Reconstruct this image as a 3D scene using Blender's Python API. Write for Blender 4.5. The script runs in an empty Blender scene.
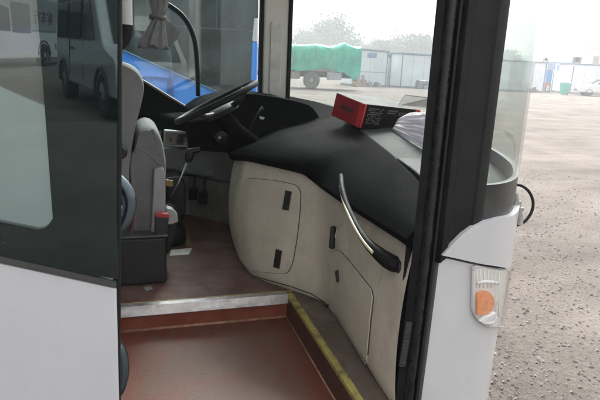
import bpy, math, random
from math import sin, cos, tan, pi, radians, sqrt
from mathutils import Vector, Matrix, noise
from mathutils.bvhtree import BVHTree
rnd = random.Random(7)
SC = bpy.context.scene
COL = SC.collection
V = Vector

# ------------------------------------------------------------------ camera
F_PX, YAW, PITCH, ROLL = 540.0, radians(17), radians(13.9), radians(2.5)
CAM = V((0, 0, 1.40))
fw = V((sin(YAW)*cos(PITCH), cos(YAW)*cos(PITCH), -sin(PITCH)))
rt0 = V((cos(YAW), -sin(YAW), 0)); up0 = rt0.cross(fw)
rt = rt0*cos(ROLL) + up0*sin(ROLL); up = up0*cos(ROLL) - rt0*sin(ROLL)
def ray(x, y): return fw + rt*((x-300)/F_PX) + up*((200-y)/F_PX)
def atz(x, y, z): d = ray(x, y); return CAM + d*((z-CAM.z)/d.z)
def aty(x, y, Y): d = ray(x, y); return CAM + d*(Y/d.y)
def atx(x, y, X): d = ray(x, y); return CAM + d*(X/d.x)
def far(px, D, z=0.0):
    """a point of the ground plan seen in the direction px at D metres"""
    d = ray(px, 78); h = V((d.x, d.y, 0)); h *= D/h.dot(V((sin(YAW), cos(YAW), 0)))
    return V((h.x, h.y, z))
cd = bpy.data.cameras.new('camera'); cam = bpy.data.objects.new('camera', cd); COL.objects.link(cam)
cd.sensor_width = 36; cd.lens = F_PX/600*36; cd.clip_start = .02; cd.clip_end = 3000
M = Matrix((rt, up, -fw)).transposed().to_4x4(); M.translation = CAM; cam.matrix_world = M
SC.camera = cam

# ------------------------------------------------------------------ materials
MATS = {}
def nodes(name):
    m = bpy.data.materials.new(name); m.use_nodes = True
    return m, m.node_tree.nodes, m.node_tree.links, m.node_tree.nodes['Principled BSDF']
def mat(name, col, rough=.6, metal=0, var=.15, scale=8, bump=0, bscale=60, col2=None, spec=.5, coat=0, c2amt=.5, coords='Object', detail=6, edge=.12):
    if name in MATS: return MATS[name]
    m, N, L, b = nodes(name)
    b.inputs['Roughness'].default_value = rough; b.inputs['Metallic'].default_value = metal
    b.inputs['Specular IOR Level'].default_value = spec; b.inputs['Coat Weight'].default_value = coat
    tc = N.new('ShaderNodeTexCoord')
    n = N.new('ShaderNodeTexNoise'); n.inputs['Scale'].default_value = scale; n.inputs['Detail'].default_value = detail
    n.inputs['Roughness'].default_value = .65
    L.new(tc.outputs[coords], n.inputs['Vector'])
    r = N.new('ShaderNodeValToRGB'); L.new(n.outputs['Fac'], r.inputs['Fac'])
    c1 = [max(0, c*(1-var)) for c in col]; c2 = [min(1, c*(1+var)) for c in col]
    if col2: c1 = list(col); c2 = list(col2)
    r.color_ramp.elements[0].color = (*c1, 1); r.color_ramp.elements[1].color = (*c2, 1)
    r.color_ramp.elements[0].position = c2amt-edge; r.color_ramp.elements[1].position = c2amt+edge
    L.new(r.outputs['Color'], b.inputs['Base Color'])
    rr = N.new('ShaderNodeMapRange'); L.new(n.outputs['Fac'], rr.inputs['Value'])
    rr.inputs['From Min'].default_value = .3; rr.inputs['From Max'].default_value = .7
    rr.inputs['To Min'].default_value = rough-min(.07, rough*.35); rr.inputs['To Max'].default_value = rough+min(.07, rough*.35)
    L.new(rr.outputs['Result'], b.inputs['Roughness'])
    if bump:
        n2 = N.new('ShaderNodeTexNoise'); n2.inputs['Scale'].default_value = bscale; n2.inputs['Detail'].default_value = 4
        L.new(tc.outputs[coords], n2.inputs['Vector'])
        bp = N.new('ShaderNodeBump'); bp.inputs['Strength'].default_value = bump; bp.inputs['Distance'].default_value = .01
        L.new(n2.outputs['Fac'], bp.inputs['Height']); L.new(bp.outputs['Normal'], b.inputs['Normal'])
    MATS[name] = m; return m
def glass(name, tint, refl=1.45, rough=0.0, smear=0.0):
    if name in MATS: return MATS[name]
    m, N, L, b = nodes(name); N.remove(b)
    t = N.new('ShaderNodeBsdfTransparent'); t.inputs['Color'].default_value = (*tint, 1)
    g = N.new('ShaderNodeBsdfGlossy'); g.inputs['Roughness'].default_value = rough
    lw = N.new('ShaderNodeLayerWeight'); lw.inputs['Blend'].default_value = .5     # Schlick, the same from both sides of the pane
    f0 = ((refl-1)/(refl+1))**2
    pw = N.new('ShaderNodeMath'); pw.operation = 'POWER'; L.new(lw.outputs['Facing'], pw.inputs[0]); pw.inputs[1].default_value = 5
    f = N.new('ShaderNodeMath'); f.operation = 'MULTIPLY_ADD'; L.new(pw.outputs[0], f.inputs[0]); f.inputs[1].default_value = (1-f0)*.6; f.inputs[2].default_value = f0
    mx = N.new('ShaderNodeMixShader'); L.new(f.outputs[0], mx.inputs[0]); L.new(t.outputs[0], mx.inputs[1]); L.new(g.outputs[0], mx.inputs[2])
    out = N['Material Output']; last = mx
    if smear:                                             # dust film on the pane
        d = N.new('ShaderNodeBsdfDiffuse'); d.inputs['Color'].default_value = (.62, .64, .60, 1)
        tc = N.new('ShaderNodeTexCoord'); n = N.new('ShaderNodeTexNoise'); n.inputs['Scale'].default_value = 3; n.inputs['Detail'].default_value = 7
        mp = N.new('ShaderNodeMapping'); mp.inputs['Scale'].default_value = (2, 2, .45)
        L.new(tc.outputs['Object'], mp.inputs['Vector']); L.new(mp.outputs[0], n.inputs['Vector'])
        r = N.new('ShaderNodeMapRange'); r.inputs['From Min'].default_value = .3; r.inputs['From Max'].default_value = .75
        r.inputs['To Min'].default_value = smear*.25; r.inputs['To Max'].default_value = smear; L.new(n.outputs['Fac'], r.inputs['Value'])
        m2 = N.new('ShaderNodeMixShader'); L.new(r.outputs[0], m2.inputs[0]); L.new(mx.outputs[0], m2.inputs[1]); L.new(d.outputs[0], m2.inputs[2]); last = m2
    L.new(last.outputs[0], out.inputs['Surface'])
    MATS[name] = m; return m

white_paint = mat('white_paint', (.57, .575, .59), .32, var=.03, scale=3, coat=.3, bump=.02, bscale=9)
silver_paint = mat('silver_paint', (.55, .555, .57), .34, var=.04, scale=4, coat=.2, bump=.02, bscale=12)
rubber = mat('black_rubber', (.008, .009, .010), .55, spec=.25, var=.4, scale=14, bump=.15, bscale=40)
frit = mat('black_frit_glass', (.006, .008, .008), .012, var=.2, scale=6, spec=.75)
frit.node_tree.nodes['Principled BSDF'].inputs['Specular Tint'].default_value = (.72, .95, 1, 1)
black_vinyl = mat('black_vinyl', (.0032, .0035, .0045), .72, var=.3, scale=10, bump=.2, bscale=300, spec=.02)
dash_grey = mat('dash_top_grey', (.075, .08, .08), .65, var=.15, scale=12, bump=.15, bscale=250, spec=.08)
black_plastic = mat('black_plastic', (.010, .010, .012), .48, var=.3, scale=12, bump=.08, bscale=120)
cream = mat('cream_plastic', (.66, .595, .49), .46, var=.10, scale=4, bump=.1, bscale=90, spec=.4)
cream_post = mat('cream_post_plastic', (.74, .72, .66), .5, var=.05, scale=5, bump=.08, bscale=90)
seam_mat = mat('panel_seam', (.07, .06, .05), .8)
dark_wall = mat('dark_wall_panel', (.17, .172, .155), .6, var=.2, scale=9, bump=.1, bscale=120)
floor_mat = mat('worn_brown_vinyl', (.13, .054, .042), .58, scale=9, col2=(.20, .125, .105), bump=.12, bscale=150, c2amt=.52)
step_mat = mat('worn_red_vinyl', (.20, .050, .026), .42, scale=7, col2=(.175, .088, .062), bump=.08, bscale=160, c2amt=.42, edge=.10, detail=12)
riser_mat = mat('red_riser_vinyl', (.22, .045, .022), .42, scale=12, col2=(.27, .08, .045), bump=.1, bscale=100)
bead_mat = mat('weld_bead', (.42, .22, .15), .5, scale=30, var=.3)
border_mat = mat('border_brown_vinyl', (.12, .082, .062), .6, scale=9, col2=(.19, .145, .115), bump=.1, bscale=150)
alu = mat('worn_aluminium', (.62, .60, .60), .38, metal=.75, var=.18, scale=22, bump=.1, bscale=60)
yellow = mat('worn_yellow_edge', (.52, .45, .10), .55, scale=22, col2=(.34, .28, .10), bump=.1, bscale=80)
chrome = mat('chrome', (.40, .42, .44), .3, metal=1, var=.05)
steel_blue = mat('grey_coated_tube', (.10, .125, .15), .22, metal=.85, var=.1)
seat_fabric = mat('grey_seat_cover', (.20, .20, .20), .85, var=.12, scale=14, bump=.3, bscale=180)
seat_fabric2 = mat('grey_seat_back', (.24, .243, .24), .7, var=.1, scale=10, bump=.15, bscale=200)
light_grey = mat('light_grey_plastic', (.34, .34, .335), .5, var=.08)
curtain_mat = mat('grey_curtain_cloth', (.28, .285, .285), .9, var=.15, scale=25, bump=.3, bscale=200)
red_card = mat('red_card', (.40, .012, .024), .35, var=.08, coat=.3)
red_bright = mat('bright_red_card', (.70, .04, .045), .4, var=.06)  # brighter copy of red_card, light on the box edge put into its colour
black_card = mat('black_card', (.010, .009, .010), .6, var=.2, spec=.12)
print_grey = mat('printed_grey', (.16, .16, .16), .6)
print_dark = mat('printed_dark', (.045, .022, .024), .5)
paper = mat('white_paper', (.72, .72, .73), .8, var=.05, bump=.1)
cloth_white = mat('white_cloth', (.88, .86, .89), .85, var=.08, scale=16, bump=.25, bscale=120)
card_grey = mat('grey_card', (.36, .34, .33), .8)
red_plastic = mat('red_plastic', (.45, .03, .035), .4)
navy_plastic = mat('navy_plastic', (.02, .02, .032), .5)
orange = mat('orange_lamp', (.78, .30, .13), .2, var=.10, scale=40, coat=.6, bump=.25, bscale=90)
lamp_white = mat('lamp_reflector', (.78, .76, .76), .3, var=.05, scale=14)
screen_black = mat('black_screen', (.006, .006, .007), .12, spec=.8)
tarp_mat = mat('green_tarp', (.06, .46, .32), .7, var=.14, scale=2.0, bump=1.0, bscale=4)
blue_paint = mat('blue_paint', (.03, .25, .80), .35, var=.05, scale=3, coat=.4)
blue_dark = mat('blue_seam_paint', (.03, .10, .35), .4)
coach_glass = mat('dark_coach_glass', (.035, .045, .045), .03, var=.6, scale=2.2, spec=.6)
dusty_tyre = mat('dusty_tyre', (.16, .15, .14), .95, var=.2, scale=20, bump=.3)
dark_tyre = mat('dark_tyre', (.03, .03, .03), .9, var=.2, scale=20, bump=.3)
rim_mat = mat('dusty_rim', (.40, .38, .35), .7, var=.1)
chassis_mat = mat('truck_chassis', (.10, .09, .085), .8, var=.2)
panel_white = mat('cabin_white_panel', (.74, .77, .81), .6, var=.04, scale=1.2, bump=.05)
cabin_trim = mat('cabin_blue_grey_trim', (.17, .22, .30), .6, var=.1)
gate_mat = mat('pale_blue_gate', (.30, .40, .46), .6, var=.06)
blue_door = mat('blue_door_paint', (.06, .22, .46), .5, var=.08)
teal_plastic = mat('teal_plastic', (.06, .42, .33), .5, var=.08)
brick_red = mat('brick_red', (.36, .12, .10), .8, var=.3, scale=20)
grey_van_paint = mat('grey_van_paint', (.5, .505, .51), .4, var=.06, coat=.5)
bark = mat('bark', (.09, .07, .055), .95, var=.25, scale=12, bump=.5)
leafA = mat('leaf_dull_green', (.05, .058, .045), .8, var=.35, scale=3)
win_dark = mat('dark_window', (.02, .024, .026), .08, spec=.8)
clear = glass('windscreen_glass', (.885, .91, .90), 1.45, smear=.05)
side_glass = glass('side_window_glass', (.84, .90, .89), 1.45, smear=.012)
leaf_glass = glass('teal_door_glass', (.68, .775, .765), 1.9, smear=.13)
lens = glass('lamp_lens', (.96, .96, .95), 1.4, rough=.02, smear=.015)

# ------------------------------------------------------------------ mesh helpers
def wear(m, col, amt, scale, lo, hi, stretch=(1, 1, 1), detail=8):
    """blotches or streaks of dirt with a shape of their own, mixed over the base colour"""
    N = m.node_tree.nodes; L = m.node_tree.links; b = N['Principled BSDF']; src = b.inputs['Base Color'].links[0].from_socket
    tc = N.new('ShaderNodeTexCoord'); mp = N.new('ShaderNodeMapping'); mp.inputs['Scale'].default_value = stretch; n = N.new('ShaderNodeTexNoise'); n.inputs['Scale'].default_value = scale; n.inputs['Detail'].default_value = detail; n.inputs['Roughness'].default_value = .7
    L.new(tc.outputs['Object'], mp.inputs['Vector']); L.new(mp.outputs[0], n.inputs['Vector'])
    r = N.new('ShaderNodeMapRange'); r.inputs['From Min'].default_value = lo; r.inputs['From Max'].default_value = hi; r.inputs['To Max'].default_value = amt; L.new(n.outputs['Fac'], r.inputs['Value'])
    x = N.new('ShaderNodeMix'); x.data_type = 'RGBA'; L.new(r.outputs[0], x.inputs[0]); L.new(src, x.inputs[6]); x.inputs[7].default_value = (*col, 1); L.new(x.outputs[2], b.inputs['Base Color'])
wear(cream, (.30, .245, .18), .55, 3.2, .52, .75); wear(cream, (.20, .16, .12), .6, 9, .64, .72, (1, 1, .25)); wear(cream, (.66, .62, .54), .5, 30, .66, .72, (1, 1, 3))
for _m in (white_paint, silver_paint): wear(_m, (.30, .27, .23), .35, 4, .50, .8, (1, 1, .35)); wear(_m, (.20, .18, .16), .5, 40, .66, .74, (1, 1, .6))
wear(floor_mat, (.045, .03, .026), .7, 5, .55, .68); wear(floor_mat, (.33, .28, .26), .6, 34, .64, .72)
wear(step_mat, (.09, .045, .035), .55, 26, .58, .70); wear(step_mat, (.20, .115, .085), .6, 11, .60, .74); wear(step_mat, (.055, .03, .025), .7, 60, .66, .72)
def worn_centre(m):
    # the tread is scuffed grey where feet land and keeps its red along the edges
    N = m.node_tree.nodes; L = m.node_tree.links; b = N['Principled BSDF']; src = b.inputs['Base Color'].links[0].from_socket
    tc = N.new('ShaderNodeTexCoord'); n = N.new('ShaderNodeTexNoise'); n.inputs['Scale'].default_value = 7; n.inputs['Detail'].default_value = 10; n.inputs['Roughness'].default_value = .7; L.new(tc.outputs['Object'], n.inputs['Vector'])
    sp = N.new('ShaderNodeSeparateXYZ'); L.new(tc.outputs['Generated'], sp.inputs[0])
    def band(sock, c, w):
        a = N.new('ShaderNodeMath'); a.operation = 'SUBTRACT'; L.new(sock, a.inputs[0]); a.inputs[1].default_value = c
        q = N.new('ShaderNodeMath'); q.operation = 'ABSOLUTE'; L.new(a.outputs[0], q.inputs[0])
        d = N.new('ShaderNodeMath'); d.operation = 'DIVIDE'; L.new(q.outputs[0], d.inputs[0]); d.inputs[1].default_value = w; return d.outputs[0]
    mxx = N.new('ShaderNodeMath'); mxx.operation = 'MAXIMUM'; L.new(band(sp.outputs['X'], .55, .42), mxx.inputs[0]); L.new(band(sp.outputs['Y'], .62, .42), mxx.inputs[1])
    ad = N.new('ShaderNodeMath'); ad.operation = 'MULTIPLY_ADD'; L.new(n.outputs['Fac'], ad.inputs[0]); ad.inputs[1].default_value = 1.3; L.new(mxx.outputs[0], ad.inputs[2])
    r = N.new('ShaderNodeMapRange'); r.inputs['From Min'].default_value = 1.42; r.inputs['From Max'].default_value = 1.62; r.inputs['To Max'].default_value = .85; L.new(ad.outputs[0], r.inputs['Value'])
    x = N.new('ShaderNodeMix'); x.data_type = 'RGBA'; L.new(r.outputs[0], x.inputs[0]); L.new(src, x.inputs[6]); x.inputs[7].default_value = (.19, .048, .026, 1); L.new(x.outputs[2], b.inputs['Base Color'])
worn_centre(step_mat)
wear(riser_mat, (.10, .03, .02), .6, 14, .52, .66, (.3, 1, 1)); wear(yellow, (.14, .11, .06), .8, 18, .54, .62); wear(alu, (.28, .26, .25), .6, 26, .52, .64, (.3, 1, 1))
wear(seat_fabric, (.12, .12, .118), .5, 7, .52, .7); wear(seat_fabric2, (.16, .16, .157), .5, 5, .52, .7)
wear(rubber, (.035, .035, .035), .6, 12, .58, .72, (1, 1, .12)); wear(border_mat, (.06, .045, .035), .6, 12, .54, .68)
wear(panel_white, (.42, .40, .38), .4, .8, .5, .75, (1, 1, .4))
class MB:
    def __init__(s): s.v = []; s.f = []; s.mi = []; s.cur = 0
    def add(s, vs, fs):
        o = len(s.v); s.v += [V(p) for p in vs]; s.f += [[i+o for i in f] for f in fs]; s.mi += [s.cur]*len(fs); return s
    def quad(s, a, b, c, d): return s.add([a, b, c, d], [[0, 1, 2, 3]])
    def box(s, c, size, R=None):
        c = V(c); h = V(size)/2; vs = []
        for k in (-1, 1):
            for j in (-1, 1):
                for i in (-1, 1):
                    p = V((i*h.x, j*h.y, k*h.z)); vs.append(c + (R @ p if R else p))
        return s.add(vs, [[0, 2, 3, 1], [4, 5, 7, 6], [0, 1, 5, 4], [2, 6, 7, 3], [0, 4, 6, 2], [1, 3, 7, 5]])
    def box2(s, a, b): a = V(a); b = V(b); return s.box((a+b)/2, [abs(q) for q in (b-a)])
    def hexa(s, bot, top): return s.add(list(bot)+list(top), [[3, 2, 1, 0], [4, 5, 6, 7]]+[[i, (i+1) % 4, (i+1) % 4+4, i+4] for i in range(4)])
    def loft(s, rings, closed=True, cap=True):
        n = len(rings[0]); o = len(s.v)
        s.v += [V(p) for r in rings for p in r]
        for i in range(len(rings)-1):
            for j in range(n if closed else n-1):
                k = (j+1) % n
                s.f.append([o+i*n+j, o+i*n+k, o+(i+1)*n+k, o+(i+1)*n+j]); s.mi.append(s.cur)
        if cap and closed:
            s.f.append([o+j for j in reversed(range(n))]); s.f.append([o+(len(rings)-1)*n+j for j in range(n)]); s.mi += [s.cur]*2
        return s
    def tube(s, pts, r, n=10, cap=True, squash=None):
        pts = [V(p) for p in pts]; rings = []; ref = None
        for i, p in enumerate(pts):
            t = (pts[min(i+1, len(pts)-1)]-pts[max(i-1, 0)]).normalized()
            if ref is None: ref = t.cross(V((0, 0, 1)) if abs(t.z) < .9 else V((1, 0, 0))).normalized()
            ref = (ref - t*ref.dot(t)).normalized(); b = t.cross(ref)
            rr = r[i] if isinstance(r, (list, tuple)) else r
            rings.append([p + (ref*cos(2*pi*k/n) + b*sin(2*pi*k/n)*(squash or 1))*rr for k in range(n)])
        return s.loft(rings, True, cap)
    def prism(s, poly, d):
        """flat outline (list of 3D points) pushed along d"""
        n = len(poly); d = V(d); vs = [V(p) for p in poly]+[V(p)+d for p in poly]
        return s.add(vs, [list(range(n))[::-1], list(range(n, 2*n))]+[[i, (i+1) % n, (i+1) % n+n, i+n] for i in range(n)])
    def lathe(s, c, axis, prof, n=24):
        """prof: list of (distance along axis, radius)"""
        c = V(c); a = V(axis).normalized(); u = a.orthogonal().normalized(); w = a.cross(u)
        return s.loft([[c+a*h+(u*cos(2*pi*k/n)+w*sin(2*pi*k/n))*r for k in range(n)] for h, r in prof])
    def grid(s, fn, nu, nv):
        return s.add([fn(i/nu, j/nv) for i in range(nu+1) for j in range(nv+1)],
                     [[i*(nv+1)+j, (i+1)*(nv+1)+j, (i+1)*(nv+1)+j+1, i*(nv+1)+j+1] for i in range(nu) for j in range(nv)])
W = {}
def tag(o, label=None, cat=None, group=None, kind=None):
    if label: o['label'] = label
    if cat: o['category'] = cat
    if group: o['group'] = group
    if kind: o['kind'] = kind
    return o
def obj(name, mb, m, parent=None, smooth=0, bevel=0, seg=2, solid=0, label=None, subsurf=0):
    xs = [p.x for p in mb.v]; ys = [p.y for p in mb.v]; zs = [p.z for p in mb.v]
    org = V(((min(xs)+max(xs))/2, (min(ys)+max(ys))/2, min(zs)))
    me = bpy.data.meshes.new(name); me.from_pydata([p-org for p in mb.v], [], mb.f); me.update()
    for q in (m if isinstance(m, (list, tuple)) else [m]): me.materials.append(q)
    me.polygons.foreach_set('material_index', mb.mi)
    o = bpy.data.objects.new(name, me); COL.objects.link(o)
    W[o.name] = org
    if parent: o.parent = parent; o.location = org - W[parent.name]
    else: o.location = org
    if solid:
        q = o.modifiers.new('thick', 'SOLIDIFY'); q.thickness = abs(solid); q.offset = -1 if solid > 0 else 1
    if bevel:
        q = o.modifiers.new('bevel', 'BEVEL'); q.width = bevel; q.segments = seg; q.limit_method = 'ANGLE'; q.angle_limit = radians(35)
    if subsurf: q = o.modifiers.new('sub', 'SUBSURF'); q.levels = q.render_levels = subsurf
    if smooth: me.shade_smooth() if smooth is True else smooth_by(me, smooth)
    if label: o['label'] = label
    return o
def smooth_by(me, deg):
    me.shade_smooth()
    try: me.set_sharp_from_angle(angle=radians(deg))
    except Exception: pass
def thing(name, loc, label, cat, group=None):
    o = bpy.data.objects.new(name, None); COL.objects.link(o); o.empty_display_size = .3
    o.location = loc; W[o.name] = V(loc); return tag(o, label, cat, group)
def kids(o): return [c for c in bpy.data.objects if c.parent == o]
def copy_tree(o, parent=None):
    c = o.copy(); COL.objects.link(c)
    if parent: c.parent = parent
    for ch in kids(o): copy_tree(ch, c)
    return c
def crom(pts, n):
    """smooth curve through the points, n steps a span"""
    out = []; P = [V(p) for p in pts]
    for i in range(len(P)-1):
        p0 = P[max(i-1, 0)]; p1 = P[i]; p2 = P[i+1]; p3 = P[min(i+2, len(P)-1)]
        for k in range(n):
            t = k/n
            out.append(.5*((2*p1)+(p2-p0)*t+(2*p0-5*p1+4*p2-p3)*t*t+(3*p1-p0-3*p2+p3)*t**3))
    return out+[P[-1]]
def roundpoly(pts, r, n=5):
    """2D outline with rounded corners; r one radius or a list"""
    out = []; m = len(pts)
    for i in range(m):
        p = V((*pts[i], 0)); a = V((*pts[i-1], 0)); b = V((*pts[(i+1) % m], 0)); q = r[i] if isinstance(r, (list, tuple)) else r
        da = (a-p); db = (b-p); q = min(q, da.length*.48, db.length*.48)
        if q <= 0: out.append((p.x, p.y)); continue
        s = p+da.normalized()*q; e = p+db.normalized()*q
        for k in range(n+1):
            t = k/n; w = s*(1-t)**2+p*2*t*(1-t)+e*t*t; out.append((w.x, w.y))
    return out
def lerp(a, b, t): return a+(b-a)*t
def interp(tab, y):
    """tab: rows sorted by first column -> linear blend of the other columns"""
    if y <= tab[0][0]: return tab[0][1:]
    for a, b in zip(tab, tab[1:]):
        if y <= b[0]:
            t = (y-a[0])/(b[0]-a[0]); return [lerp(p, q, t) for p, q in zip(a[1:], b[1:])]
    return tab[-1][1:]

# =================================================================== GROUND
def make_ground():
    m, N, L, b = nodes('gravel_lot')
    tc = N.new('ShaderNodeTexCoord')
    n1 = N.new('ShaderNodeTexNoise'); n1.inputs['Scale'].default_value = .7; n1.inputs['Detail'].default_value = 10; n1.inputs['Roughness'].default_value = .65
    n2 = N.new('ShaderNodeTexNoise'); n2.inputs['Scale'].default_value = 30; n2.inputs['Detail'].default_value = 12; n2.inputs['Roughness'].default_value = .78
    vo = N.new('ShaderNodeTexVoronoi'); vo.inputs['Scale'].default_value = 38; vo.inputs['Randomness'].default_value = 1
    for q in (n1, n2, vo): L.new(tc.outputs['Object'], q.inputs['Vector'])
    r1 = N.new('ShaderNodeValToRGB'); L.new(n1.outputs['Fac'], r1.inputs['Fac'])
    r1.color_ramp.elements[0].position = .35; r1.color_ramp.elements[1].position = .65
    r1.color_ramp.elements[0].color = (.122, .108, .096, 1); r1.color_ramp.elements[1].color = (.215, .193, .172, 1)
    r2 = N.new('ShaderNodeValToRGB'); L.new(n2.outputs['Fac'], r2.inputs['Fac'])
    r2.color_ramp.elements[0].position = .3; r2.color_ramp.elements[1].position = .7
    r2.color_ramp.elements[0].color = (.55, .53, .52, 1); r2.color_ramp.elements[1].color = (1.2, 1.2, 1.2, 1)
    mx = N.new('ShaderNodeMix'); mx.data_type = 'RGBA'; mx.blend_type = 'MULTIPLY'; mx.inputs[0].default_value = .8
    L.new(r1.outputs[0], mx.inputs[6]); L.new(r2.outputs[0], mx.inputs[7]); L.new(mx.outputs[2], b.inputs['Base Color'])
    b.inputs['Roughness'].default_value = .95; b.inputs['Specular IOR Level'].default_value = .1
    mp = N.new('ShaderNodeMapping'); mp.inputs['Rotation'].default_value = (0, 0, .5); mp.inputs['Scale'].default_value = (.25, 2.2, 1)
    n3 = N.new('ShaderNodeTexNoise'); n3.inputs['Scale'].default_value = .8; n3.inputs['Detail'].default_value = 7; L.new(tc.outputs['Object'], mp.inputs['Vector']); L.new(mp.outputs[0], n3.inputs['Vector'])
    r3 = N.new('ShaderNodeValToRGB'); L.new(n3.outputs['Fac'], r3.inputs['Fac']); r3.color_ramp.elements[0].position = .36; r3.color_ramp.elements[1].position = .52
    r3.color_ramp.elements[0].color = (.74, .72, .71, 1); r3.color_ramp.elements[1].color = (1, 1, 1, 1)
    m3 = N.new('ShaderNodeMix'); m3.data_type = 'RGBA'; m3.blend_type = 'MULTIPLY'; m3.inputs[0].default_value = .5
    L.new(mx.outputs[2], m3.inputs[6]); L.new(r3.outputs[0], m3.inputs[7]); L.new(m3.outputs[2], b.inputs['Base Color'])
    ad = N.new('ShaderNodeMath'); ad.operation = 'MULTIPLY_ADD'; L.new(vo.outputs['Distance'], ad.inputs[0]); ad.inputs[1].default_value = -.35; L.new(n2.outputs['Fac'], ad.inputs[2])
    bp = N.new('ShaderNodeBump'); bp.inputs['Strength'].default_value = .9; bp.inputs['Distance'].default_value = .02
    L.new(ad.outputs[0], bp.inputs['Height']); L.new(bp.outputs[0], b.inputs['Normal'])
    g = MB(); g.grid(lambda u, v: (-250+500*u, -250+500*v, 0), 4, 4)
    tag(obj('ground', g, m), kind='structure')
    s = MB(); r = random.Random(3)
    for k in range(26000):
        d = 1.9+7*r.random()**1.9; a = radians(28+34*r.random()); x = d*sin(a)+r.uniform(-.3, .6); y = d*cos(a)+r.uniform(-.6, .5)
        if x < 1.36 and y > 1: continue
        z = .002+.010*r.random()**6; rx = z*r.uniform(.8, 1.6); ry = z*r.uniform(.8, 1.6); th = r.random()*6.3
        if (k % 3) == 0: x = r.uniform(-4, 6); y = r.uniform(-6, .4)
        vs = [(x+rx*cos(th+q*2.09+r.uniform(-.3, .3)), y+ry*sin(th+q*2.09+r.uniform(-.3, .3)), -.002) for q in range(3)]
        vs += [(x+rx*.8*cos(th+1+q*2.09), y+ry*.8*sin(th+1+q*2.09), z*.6) for q in range(3)]+[(x, y, z)]
        s.cur = 0 if r.random() < .6 else 1
        s.add(vs, [[0, 1, 3], [1, 4, 3], [1, 2, 4], [2, 5, 4], [2, 0, 5], [0, 3, 5], [3, 4, 6], [4, 5, 6], [5, 3, 6]])
    tag(obj('gravel_stones', s, [mat('stone_grey', (.165, .145, .13), .95, var=.3, scale=3), mat('stone_pale', (.20, .178, .16), .95, var=.2, scale=3)]),
        'loose grey and pale stones scattered over the gravel lot', 'gravel', kind='stuff')
make_ground()

# =================================================================== THE COACH WE LOOK INTO
coach = thing('coach', (0, 2.25, 0), 'white coach in the foreground with its front door open on the driver cab', 'coach')
ZF, ZS = .50, .40                                       # driver floor, door step
YS, YN, YO = 1.10, 1.96, 3.40                           # door side, step nosing, driver side
half = [(.66, 1.10), (.78, 1.10), (.87, 1.12), (.96, 1.18), (1.05, 1.285), (1.135, 1.42), (1.24, 1.66), (1.32, 1.95), (1.35, 2.25)]
plan = half + [(x, 4.5-y) for x, y in reversed(half[:-1])]
PC = crom([(x, y, 0) for x, y in plan], 10)
SL = [0]
for a, b in zip(PC, PC[1:]): SL.append(SL[-1]+(b-a).length)
STOT = SL[-1]
def front(s, z, off=0.0):
    """point of the coach nose: s metres along its plan curve, off outwards"""
    s = max(0, min(STOT-1e-6, s)); i = 0
    while SL[i+1] < s: i += 1
    t = (s-SL[i])/(SL[i+1]-SL[i]); p = PC[i].lerp(PC[i+1], t); d = (PC[i+1]-PC[i]).normalized()
    return V((p.x+d.y*off, p.y-d.x*off, z))
def front_s(px, py):
    """s, z where the sight line meets the nose near the door"""
    best = None
    for i in range(0, 60):
        a, b = PC[i], PC[i+1]; d = ray(px, py); n = V((b.y-a.y, a.x-b.x, 0)); q = n.dot(d)
        if abs(q) < 1e-9: continue
        t = n.dot(a-CAM)/q; p = CAM+d*t; u = (p-a).xy.dot((b-a).xy)/(b-a).xy.length_squared
        if t > 0 and -.001 <= u <= 1.001 and (best is None or t < best[0]): best = (t, SL[i]+u*(b-a).xy.length, p.z)
    if best: return (best[1], best[2])
    i = max(range(60), key=lambda k: PC[k].x/PC[k].y); d = ray(px, py); p = CAM+d*(PC[i].xy.length/d.xy.length)   # past the outline: its tangent point
    return (SL[i], p.z)
def nose_panel(name, poly, m, off=.0, thick=.02, parent=coach, **kw):
    """outline in (s, z) laid on the nose: filled by columns so it follows the curve"""
    mb = MB(); s0 = min(p[0] for p in poly); s1 = max(p[0] for p in poly); n = max(6, int((s1-s0)/.02))
    def span(s):
        zs = []
        for (a, za), (b, zb) in zip(poly, poly[1:]+poly[:1]):
            if a != b and min(a, b) <= s <= max(a, b): zs.append(za+(zb-za)*(s-a)/(b-a))
        return (min(zs), max(zs)) if zs else None
    ss = sorted(set([lerp(s0+1e-5, s1-1e-5, i/n) for i in range(n+1)]+[min(max(p[0], s0+1e-5), s1-1e-5) for p in poly]))
    o_, i_ = [], []
    for s in ss:
        a, b = span(s); R = 4
        o_.append([front(s, lerp(a, b, k/R), off) for k in range(R+1)]); i_.append([front(s, lerp(a, b, k/R), off-thick) for k in range(R+1)])
    rings = [o_[i]+i_[i][::-1] for i in range(len(ss))]
    mb.loft(rings, True, True)
    return obj(name, mb, m, parent, smooth=30, **kw)

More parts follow.
